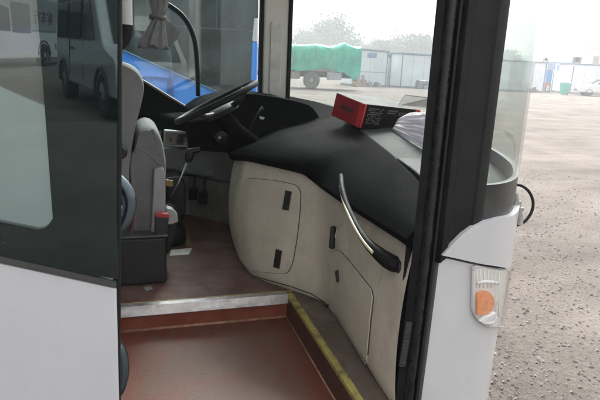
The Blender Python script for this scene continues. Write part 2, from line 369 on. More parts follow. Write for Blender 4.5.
def coach_shell():
    # floors
    f = MB(); f.box2((-7, 1.12, ZF-.04), (-.16, YN+.01, ZF)); f.box2((-7, YN+.012, ZF-.04), (.95, YO-.03, ZF))
    obj('cab_floor', f, floor_mat, coach)
    b = MB(); b.box2((.588, 1.13, ZF-.10), (.80, YN+.010, ZF-.002)); obj('step_border', b, border_mat, coach)
    s = MB(); s.box2((-.16, 1.13, ZS-.04), (.560, YN-.004, ZS)); obj('door_step', s, step_mat, coach, bevel=.004)
    r = MB(); r.box2((-.158, YN-.003, ZS-.03), (.563, YN+.009, ZF-.005)); obj('step_riser', r, riser_mat, coach)
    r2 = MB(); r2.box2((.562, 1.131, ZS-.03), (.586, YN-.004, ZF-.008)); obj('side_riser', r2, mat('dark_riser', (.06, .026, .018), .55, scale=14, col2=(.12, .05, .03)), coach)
    w = MB(); w.tube([(-.15, YN-.006, ZS+.003), (.563, YN-.006, ZS+.003)], .006, 8); w.tube([(.560, YN-.008, ZS+.003), (.560, 1.14, ZS+.003)], .004, 8)
    obj('step_bead', w, bead_mat, coach, smooth=True)
    low = MB(); low.box2((-.16, 1.0, .10), (.60, 1.13, .16)); low.box2((-.16, 1.12, .16), (.60, 1.129, ZS-.04)); obj('lower_step', low, rubber, coach)
    # nosing: sloped aluminium face and a narrow top flange
    n = MB(); prof = [(YN-.014, ZF-.037), (YN-.020, ZF-.034), (YN-.010, ZF+.0035), (YN+.016, ZF+.0045), (YN+.016, ZF+.001), (YN-.006, ZF-.001), (YN-.004, ZF-.037)]
    n.loft([[V((x, y, z)) for y, z in prof] for x in (-.158, .563)]); obj('step_nosing', n, alu, coach, bevel=.0015)
    e = MB(); e.box2((-.158, YN+.017, ZF), (.588, YN+.024, ZF+.005)); obj('nosing_edge_trim', e, mat('brass_edge', (.42, .35, .16), .5, scale=30, var=.3), coach)
    y = MB()
    ys = [1.135+i*(YN-.0-1.135)/16 for i in range(17)]
    y.loft([[V((.562, q, ZF-.012)), V((.561, q, ZF+.004)), V((.582+.002*sin(q*40), q, ZF+.005)), V((.587, q, ZF-.001))] for q in ys]); obj('yellow_step_edge', y, yellow, coach)
    # door-side body behind the door leaf, far side wall, roof, tail
    Ba, Bb = aty(0, 88, YS), aty(52, 110, YS); bel = lambda x: max(Bb.z-.02, Bb.z+(Bb.x-x)*(Ba.z-Bb.z)/(Bb.x-Ba.x)) if x > -.5 else Bb.z+(Bb.x+.5)*(Ba.z-Bb.z)/(Bb.x-Ba.x)
    w = MB(); xs = [-.13]+[-.2-.1*i for i in range(15)]+[-3.0, -8.0]
    w.loft([[V((x, YS+.004, .28)), V((x, YS, bel(x))), V((x, YS+.04, bel(x))), V((x, YS+.04, .28))] for x in xs]); obj('body_side', w, mat('side_white', (.80, .81, .82), .35, var=.03, coat=.3), coach)
    g = MB(); g.loft([[V((x, YS+.012, bel(x)+.002)), V((x, YS+.012, 2.35)), V((x, YS+.03, 2.35)), V((x, YS+.03, bel(x)+.002))] for x in xs]); obj('passenger_window', g, glass('passenger_glass', (.42, .46, .45), 1.5), coach)
    t = MB(); t.box2((-8, YS, 2.352), (.66, YS+.04, 2.78)); obj('body_header', t, white_paint, coach)
    p = MB(); p.box2((-.129, YS+.01, .2), (-.10, YS+.05, 2.35)); obj('door_jamb', p, rubber, coach)
    hood = [front(STOT*i/60, 0) for i in range(61)]
    roof = MB(); poly = [V((q.x, q.y, 2.782)) for q in hood]+[V((-8, YO, 2.782)), V((-8, YS, 2.782))]; roof.prism(poly, (0, 0, .12)); obj('roof', roof, white_paint, coach, bevel=.05)
    hl = MB(); poly = [V((q.x*.97 if q.x > .7 else q.x, q.y, 2.72)) for q in hood]+[V((-7.9, YO-.05, 2.72)), V((-7.9, YS+.05, 2.72))]; hl.prism(poly, (0, 0, .03)); obj('headliner', hl, cream_post, coach)
    tail = MB(); tail.box2((-8.05, YS, .3), (-8.002, YO, 2.78)); obj('tail_panel', tail, white_paint, coach)
    # driver-side wall with a dropped window sill
    A = aty(118, 68, YO-.02); B = aty(146, 83, YO-.02); C = aty(190, 110, YO-.02)
    sill = [(-8, 1.40), (-.6, 1.40), (A.x, A.z), (B.x, B.z), (C.x, C.z), (.45, 1.06), (.71, 1.06)]
    wl = MB(); wl.loft([[V((x, YO, .28)), V((x, YO-.003, z)), V((x, YO-.045, z)), V((x, YO-.045, .28))] for x, z in sill]); obj('driver_side_wall', wl, [black_vinyl], coach)
    ol = MB(); ol.loft([[V((x, YO+.002, .28)), V((x, YO+.002, z-.01)), V((x, YO+.02, z-.01)), V((x, YO+.02, .28))] for x, z in sill]); obj('driver_side_skin', ol, white_paint, coach)
    tr = MB(); tr.tube([V((x, YO-.048, z+.004)) for x, z in sill[1:]], .008, 8); obj('sill_trim', tr, mat('sill_trim_grey', (.22, .21, .18), .5), coach, smooth=True)
    gw = MB(); gw.loft([[V((x, YO-.02, z+.004)), V((x, YO-.02, 2.35)), V((x, YO-.014, 2.35)), V((x, YO-.014, z+.004))] for x, z in sill[1:]]); obj('driver_window', gw, side_glass, coach)
    ga = MB(); ga.tube(crom([aty(*q, YO-.04) for q in [(60, -22), (120, -18), (150, -8), (166, 3), (181, 14), (190, 27), (195, 42), (197, 60), (198, 80), (198, 96)]], 5), .014, 8); obj('window_gasket', ga, rubber, coach, smooth=True)
    th = MB(); th.box2((-8, YO-.045, 2.352), (.66, YO, 2.78)); obj('driver_side_header', th, white_paint, coach)
    hd = MB(); hd.box2((-8, YO-.05, 1.402), (-.62, YO-.01, 2.35)); obj('rear_side_window', hd, MATS['passenger_glass'], coach)
    # driver-side windscreen post, cream with a slot
    P0, P1 = aty(262.5, 90, YO-.10).x, aty(286.5, 90, YO-.10).x
    po = MB(); po.box2((P0, YO-.10, 1.0), (P1, YO-.004, 2.70)); pp = obj('windscreen_post', po, cream_post, coach, bevel=.012, seg=3)
    sl = MB(); gx = (P0+P1)/2; q = roundpoly([(gx-.036, 1.22), (gx+.034, 1.22), (gx+.034, 1.66), (gx-.036, 1.66)], .03)
    sl.prism([V((x, YO-.1015, z)) for x, z in q], (0, -.006, 0)); obj('raised_panel', sl, mat('cream_post_shade', (.71, .69, .63), .5), pp, bevel=.003)
    ru = MB(); ru.box2((P1+.001, YO-.11, 1.0), (P1+.022, YO-.02, 2.70)); obj('post_rubber', ru, rubber, pp, bevel=.005)
    r3 = MB(); r3.box2((P0-.018, YO-.09, 1.0), (P0-.001, YO-.03, 2.70)); obj('post_rubber', r3, rubber, pp, bevel=.004)
    # nose: lower panel, corner cap, frit band, windscreen, header
    sA, zA = front_s(440, 255); sB, zB = front_s(418, 400)
    seamz = [front_s(*q) for q in [(440, 255.5), (456, 259), (473, 263), (490, 266), (505, 268.5)]]
    topz = [front_s(*q) for q in [(442, 252), (450, 243), (460, 233), (470, 225.5), (480, 221), (497, 217), (509, 214.5)]]
    zt = topz[-1][1]; zs_ = seamz[-1][1]
    cap = [(s, z+.004) for s, z in seamz]+[(STOT/2, zs_+.004), (STOT/2, zt), (topz[-1][0]+.3, zt)]+[(s, z) for s, z in reversed(topz)]
    nose_panel('corner_cap', cap, silver_paint, off=.011, thick=.026)
    low = [(sB, .15), (STOT-.05, .15), (STOT-.05, zs_-.004)]+[(s, z-.004) for s, z in reversed(seamz)]+[(sA-.004, .72)]
    nose_panel('front_panel', low, silver_paint, off=.0, thick=.02)
    nose_panel('front_cap', [(STOT/2+.002, zs_+.004), (STOT-.05, zs_+.004), (STOT-.05, zt), (STOT/2+.002, zt)], silver_paint, off=.004, thick=.02)
    sg = front_s(474, 200)[0]
    fr = [(s, z-.02) for s, z in topz[3:]]+[(STOT-.08, zt-.02), (STOT-.08, zt+.105), (topz[-1][0], front_s(508, 183)[1]), (sg, front_s(474, 186)[1])]
    nose_panel('windscreen_band', fr, mat('grey_black_band', (.04, .042, .042), .35, spec=.3, var=.3, scale=9), off=-.0035, thick=.015)
    s_g = front_s(476, 180)[0]; zb = front_s(508, 183)[1]
    ws = MB(); n = 90
    ws.loft([[front(lerp(s_g, STOT-.10, i/n), zb+.002, -.002), front(lerp(s_g, STOT-.10, i/n), 2.38, -.002), front(lerp(s_g, STOT-.10, i/n), 2.38, -.009), front(lerp(s_g, STOT-.10, i/n), zb+.002, -.009)] for i in range(n+1)])
    obj('windscreen', ws, clear, coach, smooth=30)
    nose_panel('front_header', [(0, 2.382), (STOT, 2.382), (STOT, 2.78), (0, 2.78)], white_paint, off=0, thick=.03)
    # wheels for the body behind the leaf
    for x in (-1.6, -6.3):
        for yy, d in ((YS+.02, -1), (YO-.02, 1)):
            t = MB(); t.lathe((x, yy+.28*-d, .46), (0, d, 0), [(0, .30), (0, .43), (.04, .46), (.22, .46), (.27, .42), (.27, .28)], 32); to = obj('wheel', t, dark_tyre, coach, smooth=40)
            k = MB(); k.lathe((x, yy+.28*-d, .46), (0, d, 0), [(.02, .0001), (.02, .27), (.26, .27), (.22, .2), (.24, .08), (.24, .0001)], 24); obj('rim', k, rim_mat, to, smooth=40)
coach_shell()

def a_pillar():
    """door-side windscreen pillar: stacked rubber and trim ribs, leaning with the body"""
    zs = [.05, .35, .55, .75, .95, 1.2, 1.5, 1.8, 2.1, 2.35]
    def strip(name, prof, m, z0, z1, lab=None, sm=25):
        mb = MB(); zz = [z0]+[z for z in zs if z0 < z < z1]+[z1]
        mb.loft([[V((x+(-.010*max(0, .95-z)/.6 if k else 0), y, z)) for x, y, k in prof] for z in zz])
        return obj(name, mb, m, coach, smooth=sm, label=lab)
    xl = aty(435, 0, 1.12).x
    strip('pillar', [(xl, 1.112, 1), (xl+.012, 1.098, 1), (xl+.055, 1.100, 1), (xl+.060, 1.115, 1), (xl+.13, 1.24, 0), (xl+.088, 1.24, 1), (xl+.030, 1.145, 1)], rubber, .05, 2.35)
    x0 = front_s(440, 255)[0]+.66
    strip('door_seal', [(xl+.016, 1.097, 1), (xl+.018, 1.082, 1), (xl+.026, 1.078, 1), (xl+.034, 1.084, 1), (xl+.035, 1.096, 1)], mat('glossy_rubber', (.014, .014, .016), .28, var=.3, scale=30), .05, 2.35, sm=60)
    strip('door_seal', [(xl+.041, 1.097, 1), (xl+.043, 1.086, 1), (xl+.049, 1.086, 1), (xl+.051, 1.097, 1)], rubber, .05, 2.35, sm=60)
    zq = .955
    q = MB(); x1 = .812
    pts = lambda z: [V((xl+.061, 1.106, z)), V((xl+.070, 1.095, z)), V((xl+.085, 1.094, z)), V((xl+.092, 1.100, z)), V((x1-.035, 1.100, z)), V((x1-.030, 1.096, z)), V((x1-.014, 1.098, z)), V((x1, 1.104, z)), V((x1+.004, 1.16, z)), V((xl+.061, 1.16, z))]
    q.loft([[V((p.x, p.y, .945+max(0, min(.085, (p.x-.70)*.82)))) for p in pts(0)]]+[pts(z) for z in (1.08, 1.3, 1.6, 2.0, 2.36)])
    obj('quarter_trim', q, mat('black_trim', (.009, .010, .011), .45, spec=.25, var=.35, scale=12, bump=.1, bscale=30), coach, smooth=25)
    # ribbed metal plate low on the jamb
    a, b = aty(409, 322, 1.095), aty(402, 366, 1.095); d = (b-a); u = d.normalized(); s = V((0, -1, 0)).cross(u).normalized()
    pl = MB(); R = Matrix((s, V((0, 1, 0)), u)).transposed(); pl.box((a+b)/2, (.016, .006, d.length), R)
    for i in range(12): pl.box(a+d*((i+.5)/12)+V((0, -.004, 0)), (.012, .004, .0022), R)
    obj('jamb_plate', pl, mat('jamb_steel', (.05, .05, .052), .5, metal=.2), coach)
a_pillar()
def corner_fill():
    j = MB(); j.loft([[V((.640, 1.150, z)), V((.800, 1.150, z)), V((.800, 1.162, z)), V((.640, 1.162, z))] for z in (.05, 1.02)]); obj('jamb_panel', j, rubber, coach)
corner_fill()

def headlamp():
    """side lamp let into the nose: reflector, amber bulb, clear lens"""
    out = [(471, 264), (506, 269), (504.5, 300), (498, 326), (485, 325), (476, 320), (470.5, 310)]
    sz = [front_s(*q) for q in out]; sz = [(min(a, SL[max(range(60), key=lambda k: PC[k].x/PC[k].y)]-.004), b) for a, b in sz]
    po = roundpoly(sz, .015, 4)
    h = nose_panel('headlamp', po, lamp_white, off=.006, thick=.004)
    def blob(name, px, py, rs, rz, dep, m, off, ny=8):
        s, z = front_s(px, py); mb = MB()
        mb.grid(lambda u, v: front(s+rs*sin(pi*u)*cos(2*pi*v), z+rz*sin(pi*u)*sin(2*pi*v), off-dep*cos(pi*u)*-1), 10, 20)
        return obj(name, mb, m, h, smooth=True)
    ap = [(474, 291.5), (479, 289), (485.5, 290.5), (489.5, 296), (490.5, 303), (488, 309.5), (483, 312), (478, 313.5), (473.8, 313)]
    ab = nose_panel('amber_bulb', roundpoly([front_s(*q) for q in ap], .006, 3), orange, off=.0125, thick=.006, parent=h, bevel=.003)
    fl2 = MB()
    for k in range(7):
        x = 475+k*3.6; a, b = front_s(x, 268.5+k*.4), front_s(x-.6, 288-(k < 5)*1.0+(k >= 5)*28); fl2.tube([front(*a, .0068), front(*b, .0068)], .0014, 6)
    obj('reflector_flute', fl2, mat('flute_white', (.86, .85, .85), .25), h, smooth=True)
    s0, z0 = front_s(474.5, 316); s1, z1 = front_s(490, 319)
    fl = MB(); pts = [(474.5, 318.5), (480, 313.8), (484, 313), (489.5, 310), (492, 318), (487, 322), (479, 321.5)]
    fl.loft([[front(*front_s(*p), .0065) for p in pts], [front(*front_s(*p), .017) for p in pts]]); obj('white_reflector', fl, mat('bright_white_plastic', (.82, .82, .82), .3), h, bevel=.002)
    b = MB(); pts = [front(*front_s(x, y), .008) for x, y in [(475, 282), (482, 280.5), (489, 281), (496, 282.5)]]; b.tube(pts, .004, 8); obj('highlight_bar', b, mat('bright_white_plastic', (.82, .82, .82), .3), h, smooth=True)  # white bar shaped as the horizontal highlight inside the lamp
    rim = MB(); rim.tube([front(s, z, .010) for s, z in po+po[:1]], .0018, 6); obj('lens_rim', rim, mat('lens_edge', (.55, .53, .53), .3), h, smooth=True)
    ln = nose_panel('lens', po, lens, off=.0165, thick=.009, parent=h)
headlamp()

def wiper_hook():
    """washer hose looping out of the wiper pivot below the windscreen"""
    tS = max(range(60), key=lambda i: PC[i].x/PC[i].y); s = SL[tS]
    base = front(s+.02, 1.03, .012)
    sc = base.length and (base.xy.length)
    def pt(px, py, k=1.0): return CAM+ray(px, py)*((base-CAM).dot(fw)*k)
    b = MB(); b.tube([pt(515.5, 193), pt(517, 205), pt(519, 216), pt(520, 225)], [.006, .010, .011, .009], 10)
    b.box(pt(516, 203), (.022, .020, .014)); b.box(pt(518, 209), (.026, .018, .010)); w = obj('wiper_pivot', b, mat('pivot_grey', (.30, .30, .29), .5, var=.3), coach, smooth=40)
    h = MB(); h.tube(crom([pt(511, 187), pt(516, 185), pt(522, 186), pt(528.5, 191), pt(532.5, 199), pt(533, 207), pt(530, 215), pt(524, 222), pt(517, 225.5)], 5), .0042, 8); obj('hose_loop', h, rubber, w, smooth=True)
wiper_hook()

# ------------------------------------------------------------------ cream cabinet beside the step
TOP = [(236, 157, 2.75), (245, 157, 2.40), (253, 158, 2.32), (262, 160, 2.25), (285, 165, 2.11), (310, 172, 2.0), (330, 187, 1.90), (360, 207, 1.6), (385, 222, 1.4), (410, 237, 1.2), (418, 242, 1.13)]
BOT = [(.470, 2.75), (.440, 2.42), (.443, 2.27), (.462, 2.16), (.545, 2.035), (.640, 1.92), (.690, 1.80), (.672, 1.53), (.655, 1.32), (.648, 1.2), (.646, 1.13)]
topc = crom([aty(*q) for q in TOP], 8); botc = crom([V((x, y, ZF)) for x, y in BOT], 8); NC = len(topc)-1
def cab(u, v):
    i = min(int(u*NC), NC-1); t = u*NC-i
    a = botc[i].lerp(botc[i+1], t); b = topc[i].lerp(topc[i+1], t); p = a.lerp(b, v)
    bul = .034*max(0, sin(pi*min(1, v*1.02)))**.6
    sm = lambda a, b: (lambda t: t*t*(3-2*t))(max(0, min(1, (u-a)/(b-a))))
    k = 1-.5*sm(.38, .52)+.25*sm(.55, .72)
    d = V((-.93, -.36, 0)).lerp(V((-1, 0, 0)), sm(.40, .60))
    p += d*bul*k
    # shallow skirt line along the bottom
    if v < .10: p -= d*.010*k*(1-v/.10)
    return p
cm = MB(); cm.grid(cab, 90, 40)
cabinet = obj('dash_cabinet', cm, cream, coach, smooth=True)
CB = BVHTree.FromPolygons(cm.v, cm.f)
def hit(px, py):
    d = ray(px, py).normalized(); p, n, i, t = CB.ray_cast(CAM, d)
    if p is None: p, n, i, t = CB.find_nearest(CAM+d*2.2)
    if n.dot(d) > 0: n = -n
    return p, n
def on_cab(poly, off, name, m, parent, thick=.006, rings=7, bevel=0):
    """a panel whose outline follows the cabinet surface"""
    dn_ = []
    for (xa, ya), (xb, yb) in zip(poly, poly[1:]+poly[:1]):
        k_ = max(1, int(math.hypot(xb-xa, yb-ya)/4)); dn_ += [(lerp(xa, xb, q/k_), lerp(ya, yb, q/k_)) for q in range(k_)]
    poly = dn_
    cx = sum(p[0] for p in poly)/len(poly); cy = sum(p[1] for p in poly)/len(poly); mb = MB(); n = len(poly); R = []
    for k in range(rings, 0, -1):
        t = k/rings; r = []
        for x, y in poly:
            p, nn = hit(cx+(x-cx)*t, cy+(y-cy)*t); r.append(p+nn*(off-(thick if k == rings+1 else 0)))
        R.append(r)
    edge = []
    for x, y in poly: p, nn = hit(x, y); edge.append(p+nn*(off-thick))
    allr = [edge]+R; mb.loft(allr, True, False); c, cn = hit(cx, cy); o = len(mb.v); mb.v.append(c+cn*off); b = (len(allr)-1)*n
    for j in range(n): mb.f.append([b+j, b+(j+1) % n, o]); mb.mi.append(0)
    return obj(name, mb, m, parent, smooth=40)
def seam(pts, r=.0022, off=0, name='seam', m=None, parent=None, n=6):
    mb = MB(); P = []
    for (x0, y0), (x1, y1) in zip(pts, pts[1:]):
        for k in range(n): p, nn = hit(lerp(x0, x1, k/n), lerp(y0, y1, k/n)); P.append(p+nn*off)
    p, nn = hit(*pts[-1]); P.append(p+nn*off); mb.tube(P, r, 6); return obj(name, mb, m or seam_mat, parent or cabinet, smooth=True)
def small_box(px, py, w, h, d, name, m, parent, upx, upy, off=0, bevel=.002, label=None):
    p, n = hit(px, py); q, _ = hit(px+upx, py+upy); u = (q-p); u = (u-n*u.dot(n)).normalized(); s = u.cross(n)
    mb = MB(); R3 = Matrix((s, u, n)).transposed(); mb.box(p+n*(off+d/2), (w, h, d), R3)
    if name == 'latch': mb.box(p+n*(off+d+.0015)+u*h*.16, (w*.62, h*.36, .003), R3); mb.box(p+n*(off+d+.001)-u*h*.30, (w*.62, h*.10, .002), R3)
    return obj(name, mb, m, parent, bevel=bevel, label=label)
d1 = roundpoly([(246.5, 178), (262, 179.5), (282, 182), (297, 185.5), (301, 192), (300, 215), (297, 240), (293, 262), (288, 273.5), (266, 272), (249, 269), (243, 262), (241, 240), (240.5, 215), (242, 190)], 5, 3)
on_cab(d1, .005, 'cabinet_door', cream, cabinet, rings=12)
seam(d1+d1[:1], .0026, .002, n=4)
for a, b in (((288, 200.5), (289.5, 192)), ((278.7, 258.5), (280, 250))):
    small_box(*a, .028, .078, .008, 'latch', mat('latch_black', (.022, .019, .016), .4), cabinet, b[0]-a[0], b[1]-a[1], .004)
d2 = roundpoly([(332, 254), (339, 249.5), (352, 264), (372.5, 290), (374, 298), (371, 325), (366, 383), (361, 380), (345, 354), (331, 330), (330, 318), (330.5, 280)], 4, 3)
on_cab(d2, .005, 'cabinet_door', cream, cabinet, rings=12)
seam(d2+d2[:1], .0024, .002, n=4)
seam([(339, 249.5), (352, 264), (372.5, 290), (374, 298), (371, 325), (366, 383)], .0022, .0055, m=mat('worn_edge', (.60, .55, .47), .5), name='worn_edge')
for a, w in (((339.5, 276), .022), ((337.3, 320), .020)):
    small_box(*a, w, .040, .008, 'latch', mat('latch_black', (.022, .019, .016), .4), cabinet, -.6, -8, .004)
seam([(243, 270), (250, 274.5), (268, 280), (290, 286), (312, 294), (326, 303)], .0022, .001, name='skirt_seam')
small_box(335, 237.5, .020, .085, .022, 'door_pull', black_plastic, cabinet, 1, -10, -.002, bevel=.008)
seam([(345, 222), (338, 228), (334.5, 242)], .0028, .002, m=cream, name='trim_bead')
def grab_handle():
    px = [(341, 176), (342, 188), (346, 203), (352.5, 218), (360.5, 233), (369, 244.5), (378, 253), (387, 260), (394, 264), (398.5, 266.5)]
    rad = [.010, .0095, .010, .011, .0125, .015, .019, .022, .0225, .017]
    DB = BVHTree.FromPolygons(dm.v, dm.f)
    def first(x, y):
        d = ray(x, y).normalized(); q = [t for t in (CB.ray_cast(CAM, d)[3], DB.ray_cast(CAM, d)[3]) if t]
        return min(q)
    t0, t1 = first(341, 176), first(398.5, 266.5)
    def stand(x, y, o):
        k = max(0, min(1, (y-176)/(266.5-176))); d = ray(x, y).normalized()
        t = lerp(t0, t1, k)+.006-.055*sin(pi*k)**.7
        t = min(t, first(x, y)-.022) if .03 < k < .97 else t
        return CAM+d*(t-o)
    P = [stand(x, y, 0) for x, y in px]
    P = crom(P, 5); R = [lerp(rad[min(i//5, 9)], rad[min(i//5+1, 9)], (i % 5)/5) for i in range(len(P))]
    mb = MB(); mb.tube(P, R, 14); h = obj('grab_handle', mb, mat('handle_black', (.009, .009, .010), .62, var=.2, spec=.2, bump=.1, bscale=200), coach, smooth=True)
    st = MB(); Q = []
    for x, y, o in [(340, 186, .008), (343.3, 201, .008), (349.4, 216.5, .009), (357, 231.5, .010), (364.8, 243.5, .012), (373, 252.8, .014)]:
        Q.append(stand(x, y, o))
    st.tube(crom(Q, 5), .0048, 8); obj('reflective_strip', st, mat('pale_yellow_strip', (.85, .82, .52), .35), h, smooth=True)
    p, n = hit(399, 267); fl = MB(); fl.lathe(p-n*.004, n, [(0, .017), (.006, .017), (.010, .015)], 16); obj('mount_flange', fl, black_plastic, h, smooth=40)

# ------------------------------------------------------------------ black dash on top of it
LIP = sorted([(1.10, .722, 1.058), (1.15, .734, 1.06), (1.3, .782, 1.064), (1.5, .835, 1.076), (1.8, .89, 1.103), (2.1, .93, 1.127), (2.4, .965, 1.149), (2.6, 1.03, 1.165), (2.75, 1.10, 1.175), (3.1, 1.02, 1.200), (3.34, .92, 1.214)])
TC = sorted([(p.y, p.x, p.z) for p in topc]+[(3.34, .56, .93)])
lipc = [V((.0, y, 0)) for y in (0,)]
def glass_x(y):
    best = .8
    for a, b in zip(PC, PC[1:]):
        if min(a.y, b.y) <= y <= max(a.y, b.y) and a.y != b.y: best = a.x+(b.x-a.x)*(y-a.y)/(b.y-a.y)
    return best-.035
NY = 56
def dash_row(i):
    y = lerp(1.115, 3.34, i/NY); tx, tz = interp(TC, y); lx, lz = interp(LIP, y)
    tx += -.012; nz = .0015*noise.noise(V((y*3, 0, 0)))
    return y, V((tx+.03, y, tz-.03)), V((tx-.022, y, tz-.006)), V((tx-.030, y, tz+.014)), V((tx-.012, y, tz+.034)), V((lerp(tx, lx, .45)-.035, y, lerp(tz, lz, .62)+nz)), V((lx-.04, y, lz-.020)), V((lx-.012, y, lz-.004)), V((lx, y, lz))
rows = [dash_row(i) for i in range(NY+1)]
dm = MB(); dm.loft([[p for p in r[1:]]+[V((r[8].x+.03, r[0], r[8].z-.03)), V((r[1].x+.08, r[0], r[1].z))] for r in rows]); obj('dash_pad', dm, black_vinyl, coach, smooth=50)
dt = MB()
dt.loft([[V((r[8].x+.002, r[0], r[8].z-.004)), V((r[8].x+.010, r[0], r[8].z-.010)), V((r[8].x+.016, r[0], r[8].z-.006)), V((max(r[8].x+.03, lerp(r[8].x, glass_x(r[0]), .5)), r[0], r[8].z-.004)), V((max(r[8].x+.04, glass_x(r[0])), r[0], r[8].z-.006)),
          V((max(r[8].x+.04, glass_x(r[0])), r[0], r[8].z-.05)), V((r[8].x+.035, r[0], r[8].z-.05))] for r in rows]); obj('dash_top', dt, dash_grey, coach, smooth=50)

grab_handle()
def corner_pad():
    # dark moulded end of the dash in the corner of the windscreen
    inner = [front(x, 0, -.016) for x in [front_s(474, 186)[0]+.012+k*.02 for k in range(40)]]; inner = [p for p in inner if p.y < 1.75]
    poly = inner+[V((interp(LIP, y)[0]+.012, y, 0)) for y in (1.75, 1.55, 1.35, 1.19)]
    mb = MB(); zt = lambda p: 1.083+.03*max(0, p.y-1.35)
    n = len(poly); mb.add([V((p.x, p.y, zt(p))) for p in poly]+[V((p.x, p.y, 1.03)) for p in poly], [list(range(n)), list(range(2*n-1, n-1, -1))]+[[i, i+n, (i+1) % n+n, (i+1) % n] for i in range(n)])
    obj('dash_corner', mb, mat('corner_dark', (.03, .031, .031), .6, spec=.15, bump=.15, bscale=200), coach, bevel=.006)
corner_pad()
def driver_area():
    # instrument binnacle and column shroud (black)
    po = [(183, 106), (197, 96.5), (214, 92), (232, 88.5), (250, 90.5), (270, 94), (288, 99), (300, 118), (302, 150), (262, 146), (240, 145), (220, 136), (200, 126), (186, 117)]
    mb = MB(); q = roundpoly(po, 6, 3); mb.loft([[aty(x, y, 3.30)+V((0, Y-3.30, 0)) for x, y in q] for Y in (2.80, 3.30)]); obj('binnacle', mb, black_vinyl, coach, smooth=35, bevel=.02, seg=3)
    us = MB(); us.hexa([(.10, 3.30, .93), (.56, 3.30, .93), (.56, 2.80, .93), (.30, 2.95, .93)], [(.10, 3.33, 1.10), (.62, 3.33, 1.12), (.62, 2.85, 1.12), (.25, 3.0, 1.08)]); obj('dash_underside', us, black_vinyl, coach, bevel=.02)
    gl = MB(); pts = [aty(x, y, 2.775) for x, y in [(259.5, 116), (265, 117.5), (263.5, 119.5), (260, 119)]]; gl.prism(pts, (0, .004, 0)); obj('dash_glint', gl, mat('glint_white', (.7, .7, .7), .5), coach)  # small white chip modelled in place of a glint on the dash
    # footwell panel and driver side trim
    a = V((-.10, YO-.06, ZF)); b = V((.286, 3.20, ZF)); c = V((.53, 2.90, ZF)); d = V((.60, 2.75, ZF))
    fp = MB(); rows = [ZF, .76, .765, .95]
    for z0, z1 in ((ZF, .742), (.748, 1.0)):
        fp.loft([[V((p.x, p.y, z0)), V((p.x-.01, p.y, z1)), V((p.x+.02, p.y+.02, z1)), V((p.x+.02, p.y+.02, z0))] for p in (a, b, c, d)])
    foot = obj('footwell_panel', fp, dark_wall, coach, bevel=.003)
    # switch panel in a grey frame
    Y = 3.02; fr = MB(); c4 = [aty(*q, Y) for q in [(164, 130), (203, 133), (203, 148.5), (163.5, 146)]]; fr.prism([V(p) for p in c4], (0, .05, 0)); sw = obj('switch_panel', fr, light_grey, coach, bevel=.006)
    s2 = MB(); c4 = [aty(*q, Y-.003) for q in [(166, 132.5), (196, 134.5), (196, 146), (165.5, 144)]]; s2.prism(c4, (0, .004, 0)); obj('display', s2, screen_black, sw, bevel=.001)
    for x in (171, 178, 185): k = MB(); p = aty(x, 139.5, Y-.006); k.box(p, (.018, .006, .022)); obj('switch_key', k, mat('key_dark', (.03, .03, .032), .3), sw, bevel=.002)
    lo = MB(); c4 = [aty(*q, 3.05) for q in [(160, 148), (205, 149), (240, 158), (240, 180), (200, 176), (176, 171), (160, 168)]]; lo.prism(c4, (0, .2, 0)); obj('knee_panel', lo, mat('dark_green_grey', (.14, .155, .15), .6, var=.2), coach, bevel=.01)
    # steering wheel
    c = aty(216.5, 102, 2.58); e1 = (aty(258, 80, 2.60)-aty(175, 122, 2.56)); R = e1.length/2*.92; e1.normalize(); dv = (c-CAM).normalized(); dv = (dv-e1*dv.dot(e1)).normalized(); e2 = (dv+e1.cross(dv)*(.05 if e1.cross(dv).z > 0 else -.05)).normalized(); nn = e1.cross(e2)
    w = MB(); w.tube([c+(e1*cos(t)+e2*sin(t))*R for t in [2*pi*i/64 for i in range(65)]], .0145, 10, cap=False); wh = obj('steering_wheel', w, mat('wheel_black', (.010, .010, .011), .6, spec=.25, var=.2), coach, smooth=True)
    dn = nn if nn.z < 0 else -nn
    h = MB(); h.lathe(c+dn*.065, -dn, [(0, .03), (0, .085), (.02, .092), (.035, .075), (.04, .0001)], 28); obj('hub', h, black_plastic, wh, smooth=40)
    for t in (.5, 2.64, 4.0, 5.4): s = MB(); dd = e1*cos(t)+e2*sin(t); s.tube([c+dn*.05+dd*.06, c+dn*.03+dd*.14, c+dd*(R-.005)], [.016, .012, .010], 8); obj('spoke', s, mat('spoke_grey', (.03, .03, .032), .45), wh, smooth=True)
    col = MB(); col.tube([c+dn*.06, c+dn*.14+V((.04, .03, -.02)), c+dn*.30+V((.16, .10, -.02))], [.034, .040, .046], 14); obj('steering_column', col, black_vinyl, coach, smooth=True)
    st = MB(); p = [aty(*q, 2.62) for q in [(227, 117), (235, 126), (243, 137), (246, 141)]]; st.tube(p, [.008, .010, .010, .006], 8)
    p = [aty(*q, 2.66) for q in [(245, 139), (252, 124), (258, 113), (263, 107)]]; st.tube(p, [.004, .005, .006, .009], 8); obj('column_stalk', st, black_plastic, coach, smooth=True)
    kk = MB(); kk.lathe(aty(221, 137, 2.7), (0, -1, 0), [(0, .03), (.02, .03), (.026, .022), (.028, .0001)], 18); kb = obj('ignition_knob', kk, black_plastic, coach, smooth=40)
    k3 = MB(); k3.lathe(aty(219.5, 137.5, 2.668), (0, -1, 0), [(0, .007), (.005, .006)], 10); obj('key_cap', k3, chrome, kb)
    # gear lever
    Yg = 2.72; g = MB(); g.tube([aty(168, 203, Yg), aty(178, 184, Yg), aty(187, 163, Yg)], .0058, 8); gl = obj('gear_lever', g, chrome, coach, smooth=True)
